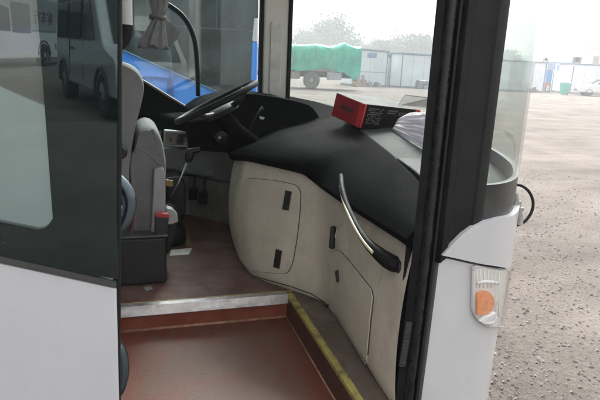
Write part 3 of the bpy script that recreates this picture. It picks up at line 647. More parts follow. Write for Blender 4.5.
    kn = MB(); kn.lathe(aty(188, 162, Yg), (.25, 0, 1), [(0, .010), (.012, .020), (.04, .024), (.055, .018), (.06, .0001)], 14); kn.tube([aty(188, 152, Yg), aty(200, 149.5, Yg)], [.018, .014], 10); obj('gear_knob', kn, black_plastic, gl, smooth=40)
    bt = MB(); p = aty(168, 204, Yg); bt.loft([[V((p.x+.075*k*cos(t), p.y+.09*k*sin(t), z)) for t in [2*pi*i/18 for i in range(18)]] for k, z in ((1.2, ZF), (1.15, .56), (.95, .60), (.8, .64), (.55, .68), (.2, p.z))]); obj('gear_boot', bt, black_plastic, gl, smooth=True)
    lb = MB(); q4 = [aty(*q, Yg-.05) for q in [(166, 180), (173, 181), (173, 186.5), (166, 186)]]; lb.prism(q4, (0, .02, 0)); obj('lever_tag', lb, mat('amber_tag', (.35, .22, .06), .5), gl)
    cn = MB(); c4 = [aty(*q, 2.86) for q in [(166, 178), (180, 176), (186, 186), (186, 212), (178, 235), (166, 240)]]; cn.prism(c4, (0, .2, 0)); obj('lever_console', cn, black_plastic, coach, bevel=.012)
    # pedals
    for x, y in ((193, 194), (203, 198)):
        p = aty(x, y, 3.02); q = MB(); q.box(p, (.05, .02, .085), Matrix.Rotation(.5, 3, 'X')); pd = obj('pedal', q, rubber, coach, bevel=.006)
        a = MB(); a.tube([p+V((0, .01, 0)), p+V((.03, .10, .14))], .008, 8); obj('pedal_arm', a, black_plastic, pd, smooth=True)
    # floor trim strip towards the footwell
    s = MB(); a, b = atz(188.5, 247, ZF+.002), atz(185.5, 226, ZF+.002); s.prism([a+V((-.012, 0, 0)), a+V((.014, 0, 0)), b+V((.014, 0, 0)), b+V((-.012, 0, 0))], (0, 0, .006)); obj('floor_strip', s, mat('old_yellow', (.20, .15, .06), .6, var=.2), coach)
driver_area()

def driver_seat():
    # pedestal
    a = atz(116, 284.5, ZF); b = atz(167, 283.5, ZF); x0, x1 = -.20, b.x; Y = b.y
    zt = aty(167, 237, Y).z
    pb = MB(); pb.box2((x0, Y, ZF+.001), (x1, Y+.50, zt)); seat = obj('driver_seat', pb, mat('pedestal_black', (.018, .019, .021), .55, var=.2), coach, bevel=.012, seg=3)
    rim = MB(); rim.box2((x0-.004, Y-.006, zt+.001), (x1+.006, Y+.50, zt+.010)); obj('pedestal_rim', rim, mat('pedestal_rim_grey', (.09, .09, .09), .5), seat, bevel=.004)
    # backrest: rounded slab leaning forward at the top
    po = roundpoly([(100, 58), (126, 63.5), (137, 70), (143.5, 80), (144, 91), (140.5, 108), (135.5, 126), (131, 150), (129, 172), (130, 196), (100, 198)], 5, 3)
    k = [aty(x, y, 2.22) for x, y in po]
    def slab(prof, ys, name, m, ins=.02, **kw):
        mb = MB(); c = sum(prof, V())/len(prof); R = []
        for i, (yy, sc) in enumerate(ys): R.append([V((c.x+(p.x-c.x)*sc, yy, c.z+(p.z-c.z)*sc)) for p in prof])
        mb.loft(R); return obj(name, mb, m, seat, smooth=45, **kw)
    slab(k, [(2.21, .955), (2.222, .985), (2.24, 1), (2.66, 1), (2.68, .985), (2.69, .955)], 'backrest', seat_fabric2)
    # cushion with a loose cover hanging down its front
    po = roundpoly([(131, 200), (131, 170), (134, 146), (138, 130), (147, 126), (155, 128.5), (160.5, 138), (164, 150), (166.5, 165), (166, 200), (166.5, 236), (131, 236)], 4, 3)
    k = [aty(x, y, 2.24) for x, y in po]
    mb = MB(); c = sum(k, V())/len(k); R = []
    for yy, sc in [(2.232, .93), (2.245, .975), (2.27, 1), (2.36, 1.005), (2.45, .995), (2.55, 1.005), (2.62, 1), (2.65, .97), (2.66, .93)]:
        R.append([V((c.x+(p.x-c.x)*sc, yy, c.z+(p.z-c.z)*sc))+.010*noise.noise_vector(p*9+V((0, yy*5, 0))) for p in k])
    mb.loft(R); obj('cushion', mb, seat_fabric, seat, smooth=60)
    fold = MB()
    for pts in ([(134, 152), (141, 146), (150, 147), (159, 151)], [(138, 147), (146, 152), (153, 158), (160, 165)], [(152, 129), (156, 138), (158, 147), (161, 156)], [(134, 152), (131.5, 165), (132.5, 185), (134.5, 210), (136, 234)]):
        Q = crom([aty(x, y, 2.236) for x, y in pts], 5); fold.tube(Q, [.003]+[.007]*(len(Q)-2)+[.003], 8)
    obj('cover_fold', fold, seat_fabric, seat, smooth=True)
    ar = MB(); q = [aty(x, y, 2.205) for x, y in roundpoly([(154, 169), (163.5, 167.5), (165.5, 176), (165.5, 237), (151, 237), (153, 195)], 2.5, 3)]; ar.prism(q, (0, .028, 0)); obj('side_trim', ar, light_grey, seat, bevel=.006)
    # belt buckle
    bk = MB(); q = [aty(x, y, 2.165) for x, y in [(155.5, 217), (169, 217.5), (167, 237), (155, 236)]]; bk.prism(q, (0, .03, 0)); bu = obj('belt_buckle', bk, navy_plastic, seat, bevel=.004)
    br = MB(); q = [aty(x, y, 2.163) for x, y in [(155.5, 213.5), (169, 214), (169, 218), (155.5, 217.2)]]; br.prism(q, (0, .028, 0)); obj('release_button', br, red_plastic, bu, bevel=.003)
    lv = MB(); q = [aty(x, y, 2.30) for x, y in [(166, 208), (172, 209), (177.5, 215), (178.5, 222), (171, 225), (166, 224)]]; lv.prism(q, (0, .05, 0)); obj('adjuster_lever', lv, mat('off_white_plastic', (.42, .42, .40), .45), seat, bevel=.006)
    bs = MB(); q = [aty(x, y, 2.32) for x, y in [(166, 224), (178, 222), (175, 238), (170, 250), (166, 256)]]; bs.prism(q, (0, .10, 0)); obj('slide_rail', bs, black_plastic, seat, bevel=.006)
    rs = MB(); rs.tube(crom([aty(x, y, 2.19) for x, y in [(131.5, 205), (133.5, 214), (133, 226), (130, 236)]], 4), .010, 8, squash=.5); obj('belt_strap', rs, mat('faded_red_strap', (.20, .06, .06), .7), seat, smooth=True)
    kb = MB(); kb.lathe(aty(119.5, 151, 2.18), (0, -1, 0), [(0, .03), (.02, .03), (.03, .022), (.032, .0001)], 18); obj('recline_knob', kb, black_plastic, seat, smooth=40)
driver_seat()

def stanchion():
    Y = 1.92; t = MB(); a = aty(126.5, 26, Y); t.tube([a, V((a.x+.012, Y, 2.70))], .0195, 16); po = obj('stanchion', t, mat('white_tube', (.72, .72, .72), .3, var=.03), coach, smooth=40)
    c = MB(); c.tube(crom([a+V((0, 0, .004)), aty(126, 33, Y), aty(123, 40, Y), aty(112, 50, Y), aty(98, 60, Y)], 4), [.022]*4+[.021]*13, 14); obj('elbow', c, rubber, po, smooth=40)
stanchion()

# ------------------------------------------------------------------ open door leaf
def door_leaf():
    YL, TILT = .85, .0155
    def L(px, py, off=0.0):
        d = ray(px, py); t = (YL+off-TILT*(0-0)-0) / d.y
        # plane y = YL - TILT*(z-1.2)
        n = V((0, 1, TILT)); t = (YL+TILT*1.2+off)/(n.dot(d)); k = (YL+TILT*1.2+off-n.dot(CAM))/n.dot(d); return CAM+d*k
    nn = V((0, 1, TILT)).normalized()
    E = [L(118, -160), L(118, 0), L(117.3, 120), L(116.4, 287), L(116.2, 400), L(116.2, 500)]
    def ex(z):
        for a, b in zip(E, E[1:]):
            if b.z <= z <= a.z: return lerp(a.x, b.x, (a.z-z)/(a.z-b.z))
        return E[-1].x if z < E[-1].z else E[0].x
    def P(x, z, o=0): return V((x, YL-TILT*(z-1.2), z))+nn*o
    b0, b1 = L(0, 262), L(116.5, 287.5)
    def belt(x): return b1.z+(b1.x-x)*(b0.z-b1.z)/(b1.x-b0.x)*(1 if x > -.45 else 1)-(.16*max(0, -.45-x)**1.5)
    xs = [-.95+i*.045 for i in range(21)]; xs = [x for x in xs if x < b1.x-.02]+[None]
    lw = MB(); R = []
    for x in xs:
        xt = ex(belt(b1.x)) if x is None else x; zt = belt(xt); xb = ex(.2) if x is None else x
        R.append([P(xb, .15), P(lerp(xb, xt, .6), lerp(.15, zt, .6)), P(xt, zt-.002), P(xt, zt-.002, .03), P(xb, .15, .03)])
    lw.loft(R); door = obj('door', lw, mat('door_white_paint', (.55, .555, .575), .32, var=.03, scale=3, coat=.25), coach, bevel=.004, label='open white door leaf with dark tinted window')
    bl = MB(); R = []
    for x in xs:
        xt = ex(belt(b1.x)) if x is None else x; zt = belt(xt); R.append([P(xt, zt, -.003), P(xt, zt+.010, -.003), P(xt, zt+.010, .02), P(xt, zt, .02)])
    bl.loft(R); obj('belt_line', bl, mat('belt_grey', (.05, .052, .05), .4), door)
    # frit frame round the pane (hole: right edge px 52, rounded lower corner)
    c1 = L(53, 60); c2 = L(53, 222); c3 = L(43, 230.5); hx = c2.x
    def hz(x): return c3.z+(c3.x-x)*(L(0, 222).z-c3.z)/(c3.x-L(0, 222).x)
    top = 2.2; rc = .022
    hole = [(hx+.006, top), (hx, 1.6), (hx, hz(hx)+rc)]+[(hx-rc+rc*cos(-a), hz(hx-rc)+rc+rc*sin(-a)) for a in [pi/2*i/5 for i in range(1, 6)]]+[(x, hz(x)) for x in (-.3, -.45, -.6, -.75, -.87)]+[(-.87, top)]
    fz = MB()
    def sheet(pts_in, pts_out, o0, o1):
        rr = [[P(*a, o0), P(*b, o0), P(*b, o1), P(*a, o1)] for a, b in zip(pts_in, pts_out)]; fz.loft(rr)
    outr = [(ex(top), top), (ex(1.6), 1.6), (ex(hz(hx)+rc), hz(hx)+rc)]
    for i, (x, z) in enumerate(hole[3:8]):
        t = (i+1)/5
        outr.append((ex(1.15), lerp(hz(hx)+rc, belt(ex(1.1))+.0105, min(1, t*1.6))) if t < .62 else (lerp(ex(1.1), x, (t-.6)/.4), belt(lerp(ex(1.1), x, (t-.6)/.4))+.0105))
    outr += [(x, belt(x)+.0105) for x in (-.3, -.45, -.6, -.75, -.95)]+[(-.95, top)]
    sheet(hole, outr, 0, .012)
    fz.loft([[P(-.95, top, 0), P(-.95, top+.08, 0), P(-.95, top+.08, .012), P(-.95, top, .012)], [P(ex(top), top, 0), P(ex(top), top+.08, 0), P(ex(top), top+.08, .012), P(ex(top), top, .012)]])
    obj('window_frame', fz, frit, door)
    gl = MB(); gl.prism([P(x, z, .004) for x, z in [(hx+.012, top+.02), (hx+.01, hz(hx)-.012), (-.3, hz(-.3)-.012), (-.6, hz(-.6)-.012), (-.89, hz(-.88)-.012), (-.89, top+.02)]], nn*.004); obj('window_glass', gl, leaf_glass, door)
    eg = MB(); eg.tube([P(ex(z)+.001, z, .012) for z in (.15, .5, .9, belt(ex(1.1)), 1.3, 1.7, 2.2)], .0055, 8); obj('edge_seal', eg, rubber, door, smooth=True)
    # interior grab rails, their bent ends show past the leaf edge
    for pts in ([(112, 176), (119, 181), (125.5, 188), (130, 197), (130.5, 206), (128, 216), (121.5, 226), (112, 232)], [(109, 338), (116, 344), (121.5, 353), (123.5, 366), (123, 378), (119.5, 389), (113, 396), (104, 400)]):
        h = MB(); Q = [aty(x-1.0, y, .895) for x, y in pts]; Q = [q-V((0, 0, 0)) for q in Q]; Q = [Q[0]+V((-.02, -.02, .0))]+Q+[Q[-1]+V((-.02, -.02, 0))]
        h.tube(crom(Q, 5), .0115, 12); obj('handrail', h, steel_blue, door, smooth=True)
    for z in (.38, 1.95): ar = MB(); ar.tube([V((-.5, .87, z-.03)), V((-.45, 1.09, z))], .018, 10); obj('hinge_arm', ar, rubber, door, smooth=True)
door_leaf()

# =================================================================== LOOSE THINGS IN THE CAB
def carton():
    B0 = aty(359, 128, 2.25); a, b, c, l, w, h = 5.038, .181, -.086, .207, .365, .11
    R = Matrix.Rotation(a, 3, 'Z') @ Matrix.Rotation(b, 3, 'Y') @ Matrix.Rotation(c, 3, 'X')
    def q(x, y, z): return B0+R @ V((x, y, z))
    t = thing('carton', B0, 'red and black carton standing on the dash against the windscreen', 'box')
    def pr(pts, d, name, m, par=t, bev=0): mb = MB(); mb.prism([q(*p) for p in pts], R @ V(d)); return obj(name, mb, m, par, bevel=bev)
    body = MB(); body.hexa([q(-l, 0, 0), q(0, 0, 0), q(0, w, 0), q(-l, w, 0)], [q(-l, 0, h), q(0, 0, h), q(0, w, h), q(-l, w, h)]); bo = obj('box_body', body, black_card, t, bevel=.002)
    e = .0025
    pr([(-l+.004, -e, .002), (-.030, -e, .002), (-.030, -e, h-.002), (-l+.004, -e, h-.002)], (0, e*.8, 0), 'red_face', red_card, bo)
    pr([(-.030, -e, .002), (-.001, -e, .002), (-.001, -e, h-.002), (-.030, -e, h-.002)], (0, e*.8, 0), 'bright_band', red_bright, bo)  # strip of the red wrap by the edge, painted brighter as if lit
    pr([(e, 0, .002), (e, .010, .002), (e, .010, h-.002), (e, 0, h-.002)], (-e*.8, 0, 0), 'bright_band', red_bright, bo)
    pr([(e, w-.035, .002), (e, w-.001, .002), (e, w-.001, h-.002), (e, w-.035, h-.002)], (-e*.8, 0, 0), 'bright_band', red_bright, bo)
    lg = MB(); r = random.Random(5)
    x = -.155
    for k in range(6):                                    # illegible dark logo
        ww = r.uniform(.010, .014); lg.prism([q(x, -e-.0006, .050), q(x+ww, -e-.0006, .050), q(x+ww+.004, -e-.0006, .068), q(x+.004, -e-.0006, .068)], R @ V((0, .0004, 0))); x += ww+.003
    obj('logo', lg, print_dark, bo)
    tx = MB()
    for j in range(9):                                    # rows of small unreadable print
        y = .028; z = h-.020-j*.0085
        while y < .115:
            ww = r.uniform(.004, .014)
            if r.random() < .85: tx.prism([q(e*.3+.0002, y, z), q(e*.3+.0002, y+ww, z), q(e*.3+.0002, y+ww, z+.0042), q(e*.3+.0002, y, z+.0042)], R @ V((.0004, 0, 0)))
            y += ww+.003
    obj('small_print', tx, print_grey, bo); tx = MB()
    for y0, y1, z in ((.15, .215, h-.022), (.15, .20, h-.033), (.225, .29, h-.028), (.225, .27, h-.037)):
        y = y0
        while y < y1: ww = r.uniform(.004, .012); tx.prism([q(e*.3+.0002, y, z), q(e*.3+.0002, y+ww, z), q(e*.3+.0002, y+ww, z+.006), q(e*.3+.0002, y, z+.006)], R @ V((.0004, 0, 0))); y += ww+.003
    obj('small_print', tx, print_grey, bo)
carton()

def translucent(m, amt, col):
    N = m.node_tree.nodes; L = m.node_tree.links; t = N.new('ShaderNodeBsdfTranslucent'); t.inputs['Color'].default_value = (*col, 1); x = N.new('ShaderNodeMixShader'); x.inputs[0].default_value = amt
    L.new(N['Principled BSDF'].outputs[0], x.inputs[1]); L.new(t.outputs[0], x.inputs[2]); L.new(x.outputs[0], N['Material Output'].inputs['Surface'])
wear(mat('door_white_paint', (.55, .555, .575), .32, var=.03, scale=3, coat=.25), (.30, .28, .25), .30, 3, .52, .8, (1, 1, .4))
wear(MATS['door_white_paint'], (.20, .19, .175), .45, 55, .68, .76)
translucent(cloth_white, .45, (.86, .84, .88))
def cloth():
    """crumpled white cloth lying on the dash in front of the carton"""
    def dash_z(y): return interp(LIP, y)[1]
    # a soft cloth dropped in a heap: a fan of folds spreading from its left corner, resting on the dash below
    A0, A1, B0, B1 = (398, 120), (392.5, 130), (425, 112.5), (434, 153)
    def fn(u, v):
        w = v; x = lerp(lerp(A0[0], A1[0], w), lerp(B0[0], B1[0], w), u); y = lerp(lerp(A0[1], A1[1], w), lerp(B0[1], B1[1], w), u)
        n1 = noise.noise(V((u*2.2, w*2.0, 3))); n2 = noise.noise(V((u*5, w*5, 9)))
        y += 2.2*n1*(1-abs(2*u-1))-3.2*sin(pi*min(1, u*1.15))*(1-w)+1.5*sin(pi*u)*w
        ph = w*4.2+.55*n1+.25*u; fold = (1-abs((ph % 1)*2-1))
        x1, y1 = lerp(A1[0], B1[0], u), lerp(A1[1], B1[1], u); Yb = 2.0
        for k in range(5): Yb = atz(x1, y1, dash_z(Yb)+.004).y
        Y = Yb+.15*(1-w)*(.5+.5*u)                           # leans back towards its top edge
        Y -= ((.018+.034*u)*(fold**1.3-.5)+.014*n2)*min(1, (1-w)*4)+.012*min(1, (1-w)*6)
        p = aty(x, y, Y); zmin = dash_z(p.y)+.0015
        if p.z < zmin: p.z = zmin
        return p
    mb = MB(); mb.grid(fn, 60, 90); tag(obj('cloth', mb, cloth_white, smooth=True, solid=.004), 'crumpled white cloth on the dash in front of the carton', 'cloth')
cloth()
def sheet_on(name, px, z, m, label, cat, thick=.0015, lift=None):
    mb = MB(); P = [atz(x, y, z) for x, y in px]
    if lift: P = [p+V((0, 0, l)) for p, l in zip(P, lift)]
    mb.prism(P, (0, 0, thick)); return tag(obj(name, mb, m), label, cat)
def grey_card():
    # a stiff card leaning on the glass behind the carton
    P = [aty(397.5, 105.3, 2.285), aty(404.5, 94.5, 2.33), aty(431, 97.5, 2.20), aty(430, 108.5, 2.16)]
    mb = MB(); mb.prism(P, (.002, .001, 0)); tag(obj('card', mb, card_grey), 'grey card propped against the windscreen on top of the red and black carton', 'card')
grey_card()
sheet_on('card', [(171, 250.5), (192, 248.5), (189, 254.5), (169.5, 256)], ZF+.001, mat('bright_patch', (.85, .85, .80), .6), 'thin white sheet standing in for a light patch on the cab floor beside the driver seat', 'card', .003)  # thin white sheet added in place of a light patch on the floor
sheet_on('paper_scrap', [(143, 287.5), (151, 286), (153, 289), (146, 291)], ZF+.001, mat('scrap_grey', (.34, .34, .35), .7), 'small grey paper scrap on the floor below the seat pedestal', 'paper')

def curtain():
    """side window curtain gathered with a tie, flaring out below"""
    Y = YO-.085; mb = MB(); R = []
    sect = [(-60, 148, 176), (-30, 150, 172), (-5, 151, 168), (8, 152.5, 166), (14, 153.5, 163.5), (17, 154, 162.5), (20, 153, 163.5), (28, 148.5, 164), (36, 144, 164.5), (44, 140, 165), (47, 139, 166)]
    for py, xa, xb in sect:
        a = aty(xa, py, Y); b = aty(xb, py, Y); c = (a+b)/2; hw = (b.x-a.x)/2; ring = []
        for k in range(48):
            t = 2*pi*k/48; f = 1+.16*sin(7*t+py*.02)+.10*sin(13*t); ring.append(V((c.x+hw*cos(t)*f, Y+min(.075, hw*.62)*sin(t)*f-.02, c.z-.012*sin(5*t)*(py > 30))))
        R.append(ring)
    mb.loft(R); cu = thing('curtain', aty(154, 47, Y), 'grey curtain bunched and tied at the driver side window', 'curtain')
    obj('drape', mb, curtain_mat, cu, smooth=True)
    tb = MB(); R = []
    p = aty(158, 17, Y); hw = abs(aty(163, 17, Y).x-aty(153.5, 17, Y).x)/2
    tb.tube([V((p.x+(hw+.012)*cos(t), Y-.02+(hw*.7+.012)*sin(t), p.z+.006*sin(2*t))) for t in [2*pi*i/24 for i in range(25)]], .012, 8, cap=False); obj('tie', tb, mat('tie_cloth', (.20, .195, .185), .9, bump=.3), cu, smooth=True)
    vo = MB(); poly = [aty(*q, Y+.03) for q in [(160, 16), (170, 22), (180, 33), (177, 40), (169, 46), (163, 47)]]; 
    fs = MB(); fs.loft([[p, p+V((0, .006, 0))] for p in poly], False, False); g = MB(); g.prism(poly, (0, .004, 0)); obj('loose_hem', g, mat('pale_curtain', (.26, .26, .25), .9, bump=.3), cu)
curtain()

# =================================================================== OTHER VEHICLES
def wheel(parent, c, r, w, d, tm, rm, name='wheel'):
    """d = +-1: the outside faces along d*y of the vehicle"""
    t = MB(); c = V(c); t.lathe(c, (0, d, 0), [(-w/2, r*.6), (-w/2, r*.93), (-w/3, r), (w/3, r), (w/2, r*.93), (w/2, r*.62), (w*.36, r*.60)], 28); to = obj(name, t, tm, parent, smooth=40)
    k = MB(); k.lathe(c, (0, d, 0), [(-w*.4, .0001), (-w*.4, r*.59), (w*.38, r*.60), (w*.30, r*.5), (w*.12, r*.42), (w*.16, r*.22), (w*.42, r*.2), (w*.44, .0001)], 24); obj('rim', k, rm, to, smooth=30)
    return to

def blue_coach():
    """parked alongside, flank towards us; local x forward, near flank at y = 0"""
    xf = aty(259, 60, 5.8).x; t = thing('coach', (xf-5, 7.05, 0), 'blue coach parked alongside, seen through the driver side window', 'coach')
    x0 = xf-10.6; y0, y1 = 5.8, 8.3
    b = MB(); q = roundpoly([(x0, .35), (xf, .35), (xf, 1.2), (xf-.12, 3.1), (x0, 3.1)], [.1, .12, .1, .3, .3], 5); b.prism([V((x, y0+.02, z)) for x, z in q], (0, y1-y0-.04, 0)); obj('body', b, blue_paint, t, bevel=.05, seg=3)
    A = aty(118, 48, y0); B = aty(213, 90, y0); sl = (B.z-A.z)/(B.x-A.x); zz = lambda x: A.z+sl*(x-A.x) if x > -.6 else A.z+sl*(-.6-A.x)
    xm = B.x+.0
    for xa, xb, nm in ((x0+.3, -2.6, 0), (-2.56, -.6, 0), (-.56, .343, 1), (.349, xf-.02, 2)):
        g = MB(); n = 6; g.loft([[V((lerp(xa, xb, i/n), y0-.004, max(.98, zz(lerp(xa, xb, i/n))))), V((lerp(xa, xb, i/n), y0-.004, 2.75)), V((lerp(xa, xb, i/n), y0+.019, 2.75)), V((lerp(xa, xb, i/n), y0+.019, max(.98, zz(lerp(xa, xb, i/n)))))] for i in range(n+1)]); w = obj('window', g, coach_glass, t)
        f = MB(); f.tube([V((lerp(xa, xb, i/n), y0-.005, max(.98, zz(lerp(xa, xb, i/n))))) for i in range(n+1)], .010, 6); obj('frame', f, mat('blue_frame', (.10, .20, .33), .4), w, smooth=True)
        m = MB()
        for k in range(3):
            xx = lerp(xa, xb, .25+.25*k); m.box2((xx, y0-.008, 1.75), (xx+.012, y0-.0045, 2.7))
        m.box2((xa+.03, y0-.009, 1.73), (xb-.03, y0-.0045, 1.745)); obj('sliding_rail', m, mat('window_rail_grey', (.07, .075, .075), .4), w)
    s = MB(); s.box2((.328, y0-.006, .5), (.362, y0+.019, 1.30)); obj('body_seam', s, blue_dark, t)
    r = MB()
    P = [aty(*q, y0-.004) for q in [(143, 76.5), (168.5, 77.5), (168.5, 88), (165, 88)]]
    a, c = P[0], P[1]; r.box2((a.x, y0-.006, a.z-.012), (c.x, y0+.018, a.z)); r.box2((c.x-.012, y0-.0055, a.z-.3), (c.x, y0+.018, a.z-.0125)); r.box2((a.x, y0-.0055, a.z-.3), (a.x+.012, y0+.018, a.z-.0125)); obj('hatch_line', r, blue_dark, t)
    # white-over-blue front corner post and mirror
    p = MB(); xa, xb = aty(251.5, 60, y0-.02).x, aty(257.5, 60, y0-.02).x; za = aty(255, 42, y0-.02).z; zb = aty(255, 18, y0-.02).z
    p.prism([V((x, y0-.03, z)) for x, z in roundpoly([(xa, za), (xb, za), (xb, zb), (xa+.02, zb)], .03)], (0, .04, 0)); obj('corner_post', p, white_paint, t, bevel=.01)
    m = MB(); m.prism([V((x, y0-.03, z)) for x, z in [(xa, .7), (xb, .7), (xb, za-.003), (xa, za-.003)]], (0, .04, 0)); obj('corner_post', m, blue_paint, t, bevel=.01)
    for xx in (xf-2.6, xf-8.0):
        wheel(t, (xx, y0+.14, .5), .5, .28, -1, dark_tyre, rim_mat); wheel(t, (xx, y1-.14, .5), .5, .28, 1, dark_tyre, rim_mat)
    ws = MB(); ws.prism([V((xf-.005, y, z)) for y, z in [(y0+.25, 1.3), (y1-.25, 1.3), (y1-.3, 2.85), (y0+.3, 2.85)]], (.02, 0, 0)); obj('windscreen', ws, coach_glass, t)
blue_coach()

def place(root, x, y, rz): root.location = (x, y, 0); root.rotation_euler = (0, 0, rz)

def white_coach():
    """stands behind the photographer: seen mirrored in the door leaf. local +x forward, centre at origin"""
    t = thing('coach', (0, 0, 0), 'white coach with dark side windows, mirrored in the door leaf', 'coach'); Lh, Wd, H = 5.5, 1.25, 3.35
    b = MB(); q = roundpoly([(-Lh, .36), (Lh-.1, .36), (Lh, .7), (Lh, 1.4), (Lh-.55, 3.25), (-Lh, H)], [.15, .1, .2, .3, .35, .2], 5); b.prism([V((x, -Wd, z)) for x, z in q], (0, 2*Wd, 0)); obj('body', b, mat('coach_white', (.62, .63, .65), .35, var=.04, coat=.4), t, bevel=.06, seg=3)
    for s in (-1, 1):
        y = s*(Wd+.006)
        def pan(pts, name, m, r=.08, par=t):
            mb = MB(); mb.prism([V((x, y, z)) for x, z in roundpoly(pts, r)], (0, -s*.012, 0)); return obj(name, mb, m, par)
        pan([(-5.3, 1.64), (3.7, 1.64), (4.3, 2.9), (-5.3, 3.0)], 'upper_band', mat('band_grey', (.30, .305, .31), .4), .1)
        y = s*(Wd+.012)
        pan([(-4.9, 1.62), (-3.1, 1.55), (-3.1, 2.62), (-4.9, 2.62)], 'window', win_dark)
        pan([(-2.9, 1.52), (-.6, 1.45), (-.6, 2.35), (-2.9, 2.62)], 'window', win_dark)
        pan([(-.45, 1.42), (1.15, 1.42), (1.15, 2.62), (-.45, 2.62)], 'window', win_dark)
        pan([(3.75, 1.25), (5.3, 1.05), (5.35, 1.5), (4.95, 2.7), (4.55, 2.55)], 'window', win_dark, .05)
        pan([(1.0, 1.50), (3.7, 1.50), (3.7, 1.62), (1.0, 1.62)], 'stripe', mat('stripe_grey', (.22, .22, .23), .5), .0)
        pan([(3.5, .75), (3.62, .75), (3.62, 1.0), (3.5, 1.0)], 'fuel_flap', mat('flap_dark', (.05, .05, .05), .5), .02)
        ar = MB(); ar.tube([V((2.3+.62*cos(a), y, .5+.62*sin(a))) for a in [pi*i/20 for i in range(21)]], .035, 8); obj('wheel_arch', ar, mat('arch_dark', (.06, .06, .06), .6), t, smooth=True)
        wheel(t, (2.3, s*(Wd-.08), .5), .5, .30, s, dark_tyre, rim_mat); wheel(t, (-3.4, s*(Wd-.08), .5), .5, .30, s, dark_tyre, rim_mat)
        cu = bpy.data.curves.new('lettering', 'FONT'); cu.body = '客车行'; cu.size = .62; cu.align_x = 'CENTER'; cu.extrude = .004; cu.space_character = 1.15
        tmp = bpy.data.objects.new('tmp', cu); COL.objects.link(tmp); dg = bpy.context.evaluated_depsgraph_get(); me = bpy.data.meshes.new_from_object(tmp.evaluated_get(dg)); bpy.data.objects.remove(tmp)
        Rm = Matrix.Rotation(pi/2, 4, 'X') if s < 0 else Matrix.Rotation(pi, 4, 'Z') @ Matrix.Rotation(pi/2, 4, 'X')
        mb = MB(); mb.add([Matrix.Translation((2.45, y+s*.004, 1.90)) @ Rm @ v.co for v in me.vertices], [list(p.vertices) for p in me.polygons]); obj('lettering', mb, mat('letter_black', (.02, .02, .02), .5), t)
        tl = MB(); tl.box2((-Lh+.02, y-.02, .9), (-Lh+.1, y+.002, 1.3)); obj('tail_lamp', tl, red_plastic, t)
    ws = MB(); ws.prism([V((Lh+.004, yy, 1.42)) for yy in (-1.1, 1.1)]+[V((Lh-.47, yy, 3.0)) for yy in (1.05, -1.05)], (.012, 0, .004)); obj('windscreen', ws, win_dark, t)
    for yy in (-.85, .85): h = MB(); h.lathe((Lh-.02, yy, .85), (1, 0, 0), [(0, .0001), (0, .14), (.03, .12), (.04, .0001)], 16); obj('headlight', h, lamp_white, t, smooth=40)
    return t
def grey_van():
    """high-roof van, local +x forward"""
    t = thing('van', (0, 0, 0), 'dark grey high roof van with tinted windows, mirrored in the door leaf', 'van'); W2 = .92
    po = roundpoly([(-2.45, .38), (2.4, .38), (2.5, .55), (2.48, .95), (1.75, 1.12), (1.05, 1.88), (.75, 2.28), (-2.35, 2.32), (-2.5, 2.0), (-2.5, .6)], [.06, .05, .08, .12, .2, .25, .2, .14, .2, .1], 4)
    mb = MB(); c = V((0, 0, 1.2)); ys = [(-W2, .0), (-W2+.05, 1)]
    R = []
    def ring(y, k): return [V((x*(1-.012*k), y*(1-(max(0, z-1.1)*.10)), 1.2+(z-1.2)*(1-.02*k))) for x, z in po]
    mb.loft([ring(-W2+.02, 1), ring(-W2+.06, 0), ring(W2-.06, 0), ring(W2-.02, 1)]); obj('body', mb, grey_van_paint, t, bevel=.03, seg=2)
    sy = lambda z: (W2-.012)*(1-(max(0, z-1.1)*.10))
    for s in (-1, 1):
        def pan(pts, name, m, off=.006, r=.06):
            g = MB(); q = roundpoly(pts, r); g.loft([[V((x, s*(sy(z)+off), z)) for x, z in q], [V((x, s*(sy(z)+off-.012), z)) for x, z in q]]); return obj(name, g, m, t)
        for xa, xb in ((-2.25, -1.15), (-.95, .10), (.30, 1.15)):
            w = pan([(xa, 1.22), (xb+.03, 1.22), (xb-.02 if xb < 1 else xb-.42, 1.86), (xa+.03, 1.86)], 'window', win_dark)
        pan([(-2.3, 1.92), (.9, 1.92), (.9, 1.95), (-2.3, 1.95)], 'roof_gutter', mat('gutter_grey', (.16, .165, .17), .5), .008, 0)
        for xx in (.2, -1.05): pan([(xx, .55), (xx+.018, .55), (xx+.018, 1.88), (xx, 1.88)], 'door_seam', mat('seam_black', (.01, .01, .01), .8), .006, 0)
        pan([(-.75, 1.02), (-.5, 1.02), (-.5, 1.07), (-.75, 1.07)], 'door_handle', black_plastic, .02, .01)
        wheel(t, (1.6, s*(W2-.12), .36), .36, .22, s, dark_tyre, rim_mat); wheel(t, (-1.65, s*(W2-.12), .36), .36, .22, s, dark_tyre, rim_mat)
        ar = MB()
        for xx in (1.6, -1.65): ar.tube([V((xx+.43*cos(a), s*(W2-.008), .36+.43*sin(a))) for a in [pi*i/16 for i in range(17)]], .03, 6)
        obj('wheel_arch', ar, mat('arch_dark', (.06, .06, .06), .6), t, smooth=True)
    ws = MB(); ws.prism([V((1.72, y, 1.17)) for y in (-.72, .72)]+[V((1.08, y, 1.87)) for y in (.66, -.66)], (.03, 0, .028)); obj('windscreen', ws, win_dark, t)
    for y in (-.62, .62): h = MB(); h.box((2.49, y, .78), (.05, .30, .16)); obj('headlight', h, lamp_white, t, bevel=.02)
    bm = MB(); bm.box((2.5, 0, .48), (.12, 1.7, .2)); obj('bumper', bm, black_plastic, t, bevel=.03)
    return t
wc = white_coach(); place(wc, -6.16, -25.78, radians(-74)); wc.scale = (1.05, 1.05, 1.05)
gv = grey_van(); place(gv, -.12, -11.0, radians(74)); gv.scale = (1.15, 1.15, 1.15)

